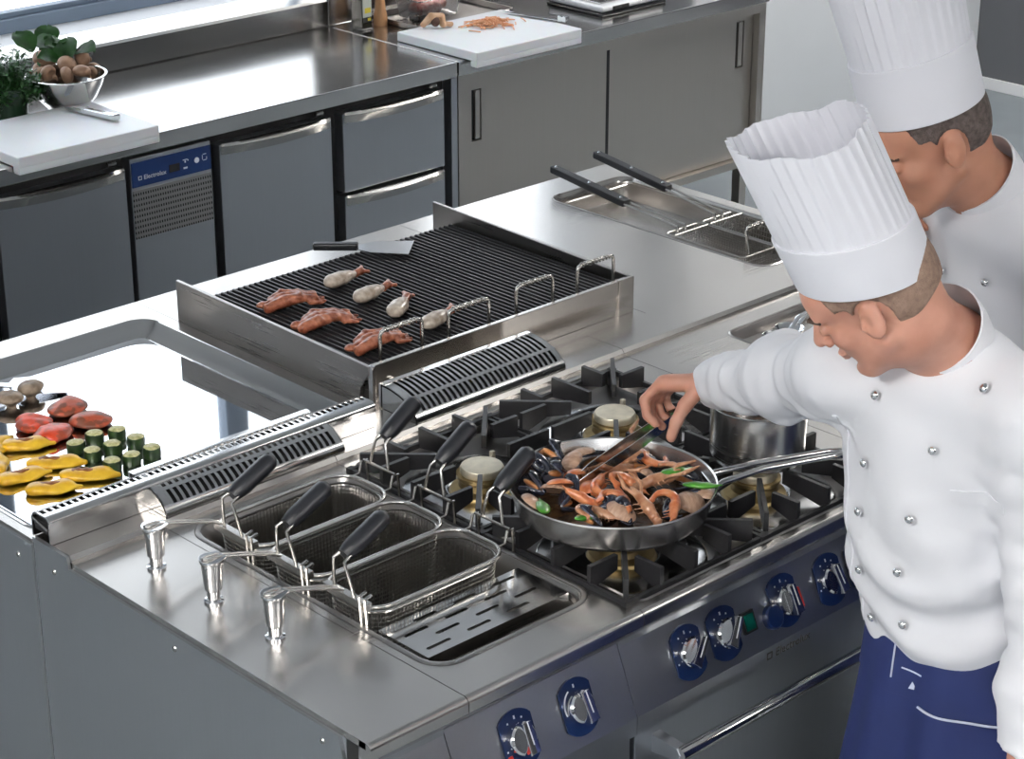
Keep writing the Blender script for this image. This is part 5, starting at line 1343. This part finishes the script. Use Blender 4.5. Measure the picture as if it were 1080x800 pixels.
    def hairline(P_):
        q = P_-Cc; a = q@ff; h = q@uu; b_ = np.abs(q@ll)
        # face, ear and nape edges; a sideburn in front of the ear
        d1 = a-(.040+.25*(h-.03))                       # forward limit
        d1 = np.where(h < .02, a-(.012+.35*(h-.0)), d1)
        d2 = -(h+.050+.35*(a+.05))                       # nape
        ear = .030-np.sqrt(((a+.010)/.9)**2+((h+.016)/1.25)**2)
        ear = np.where(b_ > .05, ear, -1)
        return np.maximum(np.maximum(d1, d2), ear)
    hr.append((hairline, Cc-1, Cc+1, .01, 'i'))
    sdf_obj('hair', hr, .0036, g['hair'], body, lambda P_: .0006*wn(P_, 300, 3))
    b = MB()
    for s in (-1, 1):
        b.tube([V3(L(.0945-.004*abs(k-2)-.006*max(0, k-2), s*(.012+.010*k), .018+.003*(1-abs(k-1.5)))) for k in range(5)], .0036, 6, rf=lambda q_: .6+.5*math.sin(PI*q_))
    b.build('eyebrows', 'brow', body, 70)
    # hat
    a = V3(g['hat_axis']); P0 = V3(g['hat_base'])
    toque(P0, a, g.get('hr', .094), g.get('ht', .104), g['hat_h'], body, g['seed'], tuple(ff), g.get('hat_norm'))
    return body
# --- nearer chef: stirring, looking down along the range
a1 = np.array((-.0865, .0545, .24)); a1 = a1/np.linalg.norm(a1); ahat = nv(np.array((-.100, .068, .235))); a1 = nv(np.array((-.058, .034, .24)))
h0 = np.array((.628, -.385, 1.604)); fdir = np.array((-.50, .86, 0)); fdir = nv(fdir-np.dot(fdir, a1)*a1)
pit_ = .42; face = nv(fdir*math.cos(pit_)-a1*math.sin(pit_)); upv = nv(a1*math.cos(pit_)+fdir*math.sin(pit_))
hc = h0-a1*.036-fdir*.002
chef(dict(head=hc, face=face, up=upv, hat_base=h0, hat_axis=ahat, hat_norm=a1, hs=.96, hat_h=.240, hr=.0925, ht=.093, neck=(.765, -.445, 1.470), chest=(.815, -.435, 1.27), belly=(.86, -.425, 1.10), hips=(.90, -.46, .95),
    lat=(.15, -1, 0), front=(-1, .1, 0), sh=[(.770, -.610, 1.405), (.745, -.285, 1.385)], el=[(.775, -.655, 1.165), (.855, -.070, 1.275)], wr=[(.700, -.69, .890), (.945, .150, 1.172)],
    hand=[((.700, -.69, .890), (-.05, .05, -1), (-.2, 1, 0), (-1, 0, 0), (.5,.5,.55,.6)), ((.945, .150, 1.172), (-.30, .93, -.20), (-.25, -.25, -.95), (-1, -.2, .1), (1.35,1.4,1.45,1.5), 1.10, (.6,.3,.75))],
    knee=[(.92, -.56, .50), (.92, -.37, .50)], ankle=[(.97, -.57, .09), (.97, -.37, .09)], skin='skin', hair='hair', seed=1, hem=.035,
    buttons=[(.13,.37), (.05,.265), (.015,.15), (-.013,.045), (-.016,-.06), (-.045,.33), (-.07,.21), (-.09,.115), (-.095,.01), (-.09,-.09)], pocket=(.075, .165, .19), placket=-.13,
    label='nearer chef in white jacket and navy apron, stretching an arm over the frying pan'))
# --- farther chef: leaning in behind, head bowed
c2 = np.array((1.092, -.150, 1.662))
a2 = nv(np.array((-.72*.31-.69*.03, .69*.31-.72*.03, 1))); fd2 = np.array((-.86, .50, 0)); fd2 = nv(fd2-np.dot(fd2, a2)*a2)
pit2 = .20; face2 = nv(fd2*math.cos(pit2)-a2*math.sin(pit2)); up2 = nv(a2*math.cos(pit2)+fd2*math.sin(pit2))
chef(dict(head=c2, face=face2, up=up2, hat_base=c2+a2*.050-fd2*.004, hat_axis=a2, hat_h=.30, hr=.0925, ht=.104, neck=(1.215, -.195, 1.553), chest=(1.32, -.225, 1.33), belly=(1.38, -.25, 1.14), hips=(1.42, -.30, .96),
    lat=(-.12, -1, 0), front=(-1, .2, 0), sh=[(1.24, -.385, 1.435), (1.30, -.045, 1.445)], el=[(1.33, -.47, 1.18), (1.35, .03, 1.20)], wr=[(1.20, -.42, 1.02), (1.235, .0, 1.37)],
    hand=[((1.20, -.42, 1.02), (-.7, .2, -.5), (0, 1, -.2), (-.3, 0, .9), (.6,.6,.65,.7)), ((1.235, .0, 1.37), (-.45, -.15, .8), (.1, -1, 0), (-.8, 0, -.5), (1.2,1.25,1.3,1.35), .98, (.6,.3,.7))],
    knee=[(1.42, -.40, .50), (1.42, -.22, .50)], ankle=[(1.46, -.41, .09), (1.46, -.22, .09)], skin='skin2', hair='hair2', seed=4, hem=.035,
    buttons=[(-.05,.32), (-.05,.22), (.05,.32), (.05,.21), (-.05,.12), (.05,.11), (-.05,0), (.05,0)], placket=-.08,
    label='dark-haired chef in white jacket and toque, head bowed behind the nearer chef'))
def at_t(u, v, t):
    r = V3((math.cos(YAW), -math.sin(YAW), 0)); return V3(cam.location)+(fw+r*((u-540)/2275.)+r.cross(fw)*((400-v)/2275.))*t
# tongs in the near chef's hand, spoon in the other's
def tongs(p0, p1):
    p0, p1 = V3(p0), V3(p1); d = (p1-p0).normalized(); sd_ = d.cross(V3((0,0,1))).normalized()
    t = thing('tongs', 'steel tongs held by the chef, tips among the prawns in the frying pan', 'tongs', tuple(p0)); L_ = (p1-p0).length
    for s in (-1, 1):
        b = MB(); up_ = sd_.cross(d)
        pts = [p0, p0+d*L_*.12+sd_*s*.010, p0+d*L_*.5+sd_*s*.016, p0+d*L_*.85+sd_*s*.014, p1+sd_*s*.010]
        lp = []
        for i, p in enumerate(pts):
            w = (.007, .008, .0095, .009, .006)[i]
            lp.append([p+up_*w-sd_*.0008, p+up_*w+sd_*.0008, p-up_*w+sd_*.0008, p-up_*w-sd_*.0008])
        b.loops(lp, True, True); b.build('arm', 'steel_bright', t)
tongs(tuple(at_t(722, 430, 3.90)), tuple(at_t(610, 507, 3.885)))
s_ = thing('tasting_spoon', 'round steel tasting spoon held near the face of the farther chef', 'spoon', (1.19, -.01, 1.44))
b = MB(); b.tube([(1.205, -.012, 1.40), (1.19, -.012, 1.45), (1.165, -.02, 1.50)], .0035, 8); b.build('handle', 'chrome', s_)
MB().ell((1.16, -.022, 1.508), (.022, .016, .012)).build('bowl', 'chrome', s_, 60)
# ================================================================== LIGHT
W = bpy.data.worlds.new('sky'); S.world = W; W.use_nodes = True
bg = W.node_tree.nodes['Background']; bg.inputs[0].default_value = (.90, .95, 1.0, 1); bg.inputs[1].default_value = 3.2
def area(name, loc, size, power, rot, col=(1,1,1), portal=False):
    d = bpy.data.lights.new(name, 'AREA'); d.shape = 'RECTANGLE'; d.size, d.size_y = size; d.energy = power; d.color = col
    if portal: d.cycles.is_portal = True
    o = bpy.data.objects.new(name, d); COL.objects.link(o); o.location = loc; o.rotation_euler = rot; return o
area('portal', ((WX0+WX1)/2, 3.93, 2.0), (WX1-WX0, 2.0), 1, (-PI/2, 0, 0), portal=True)
area('portal', (4.15, 3.93, 2.36), (1.2, 1.25), 1, (-PI/2, 0, 0), portal=True)
for (x, y, p) in ((-2.6, -.4, 95), (-2.6, -3.4, 80), (.6, -3.4, 35), (3.6, -2.6, 30), (5.3, 1.9, 60)):  # light panels added out of view to brighten the room
    f = thing('added_light_panel', 'added suspended light panel, out of view, brightening the ceiling and room', 'added light', (x, y, 3.0), 'added light panels out of view')
    MB().holed([(x-.65, y-.35), (x+.65, y-.35), (x+.65, y+.35), (x-.65, y+.35)], [[(x-.6, y-.3), (x+.6, y-.3), (x+.6, y+.3), (x-.6, y+.3)]], 2.98, 3.04).build('frame', 'sill', f)
    for sx in (-.6, .6): MB().tube([(x+sx, y, 3.03), (x+sx, y, H)], .004, 6).build('cable', 'wire', f)
    area('added_fill', (x, y, 3.0), (1.2, .6), p, (0, 0, 0), (1, .97, .93))
    area('added_fill', (x, y, 3.02), (1.2, .6), p*2.0, (PI, 0, 0), (1, .96, .91))  # added uplight, brightens the ceiling that the steel reflects
S.view_settings.view_transform = 'Standard'; S.view_settings.look = 'None'; S.view_settings.gamma = 1
S.view_settings.exposure = 0.0; S.view_settings.use_curve_mapping = False
S.cycles.use_denoising = True; S.cycles.max_bounces = 10; S.cycles.glossy_bounces = 6; S.cycles.diffuse_bounces = 4; S.cycles.sample_clamp_indirect = 8
S.cycles.caustics_reflective = False; S.cycles.caustics_refractive = False; S.cycles.blur_glossy = .5
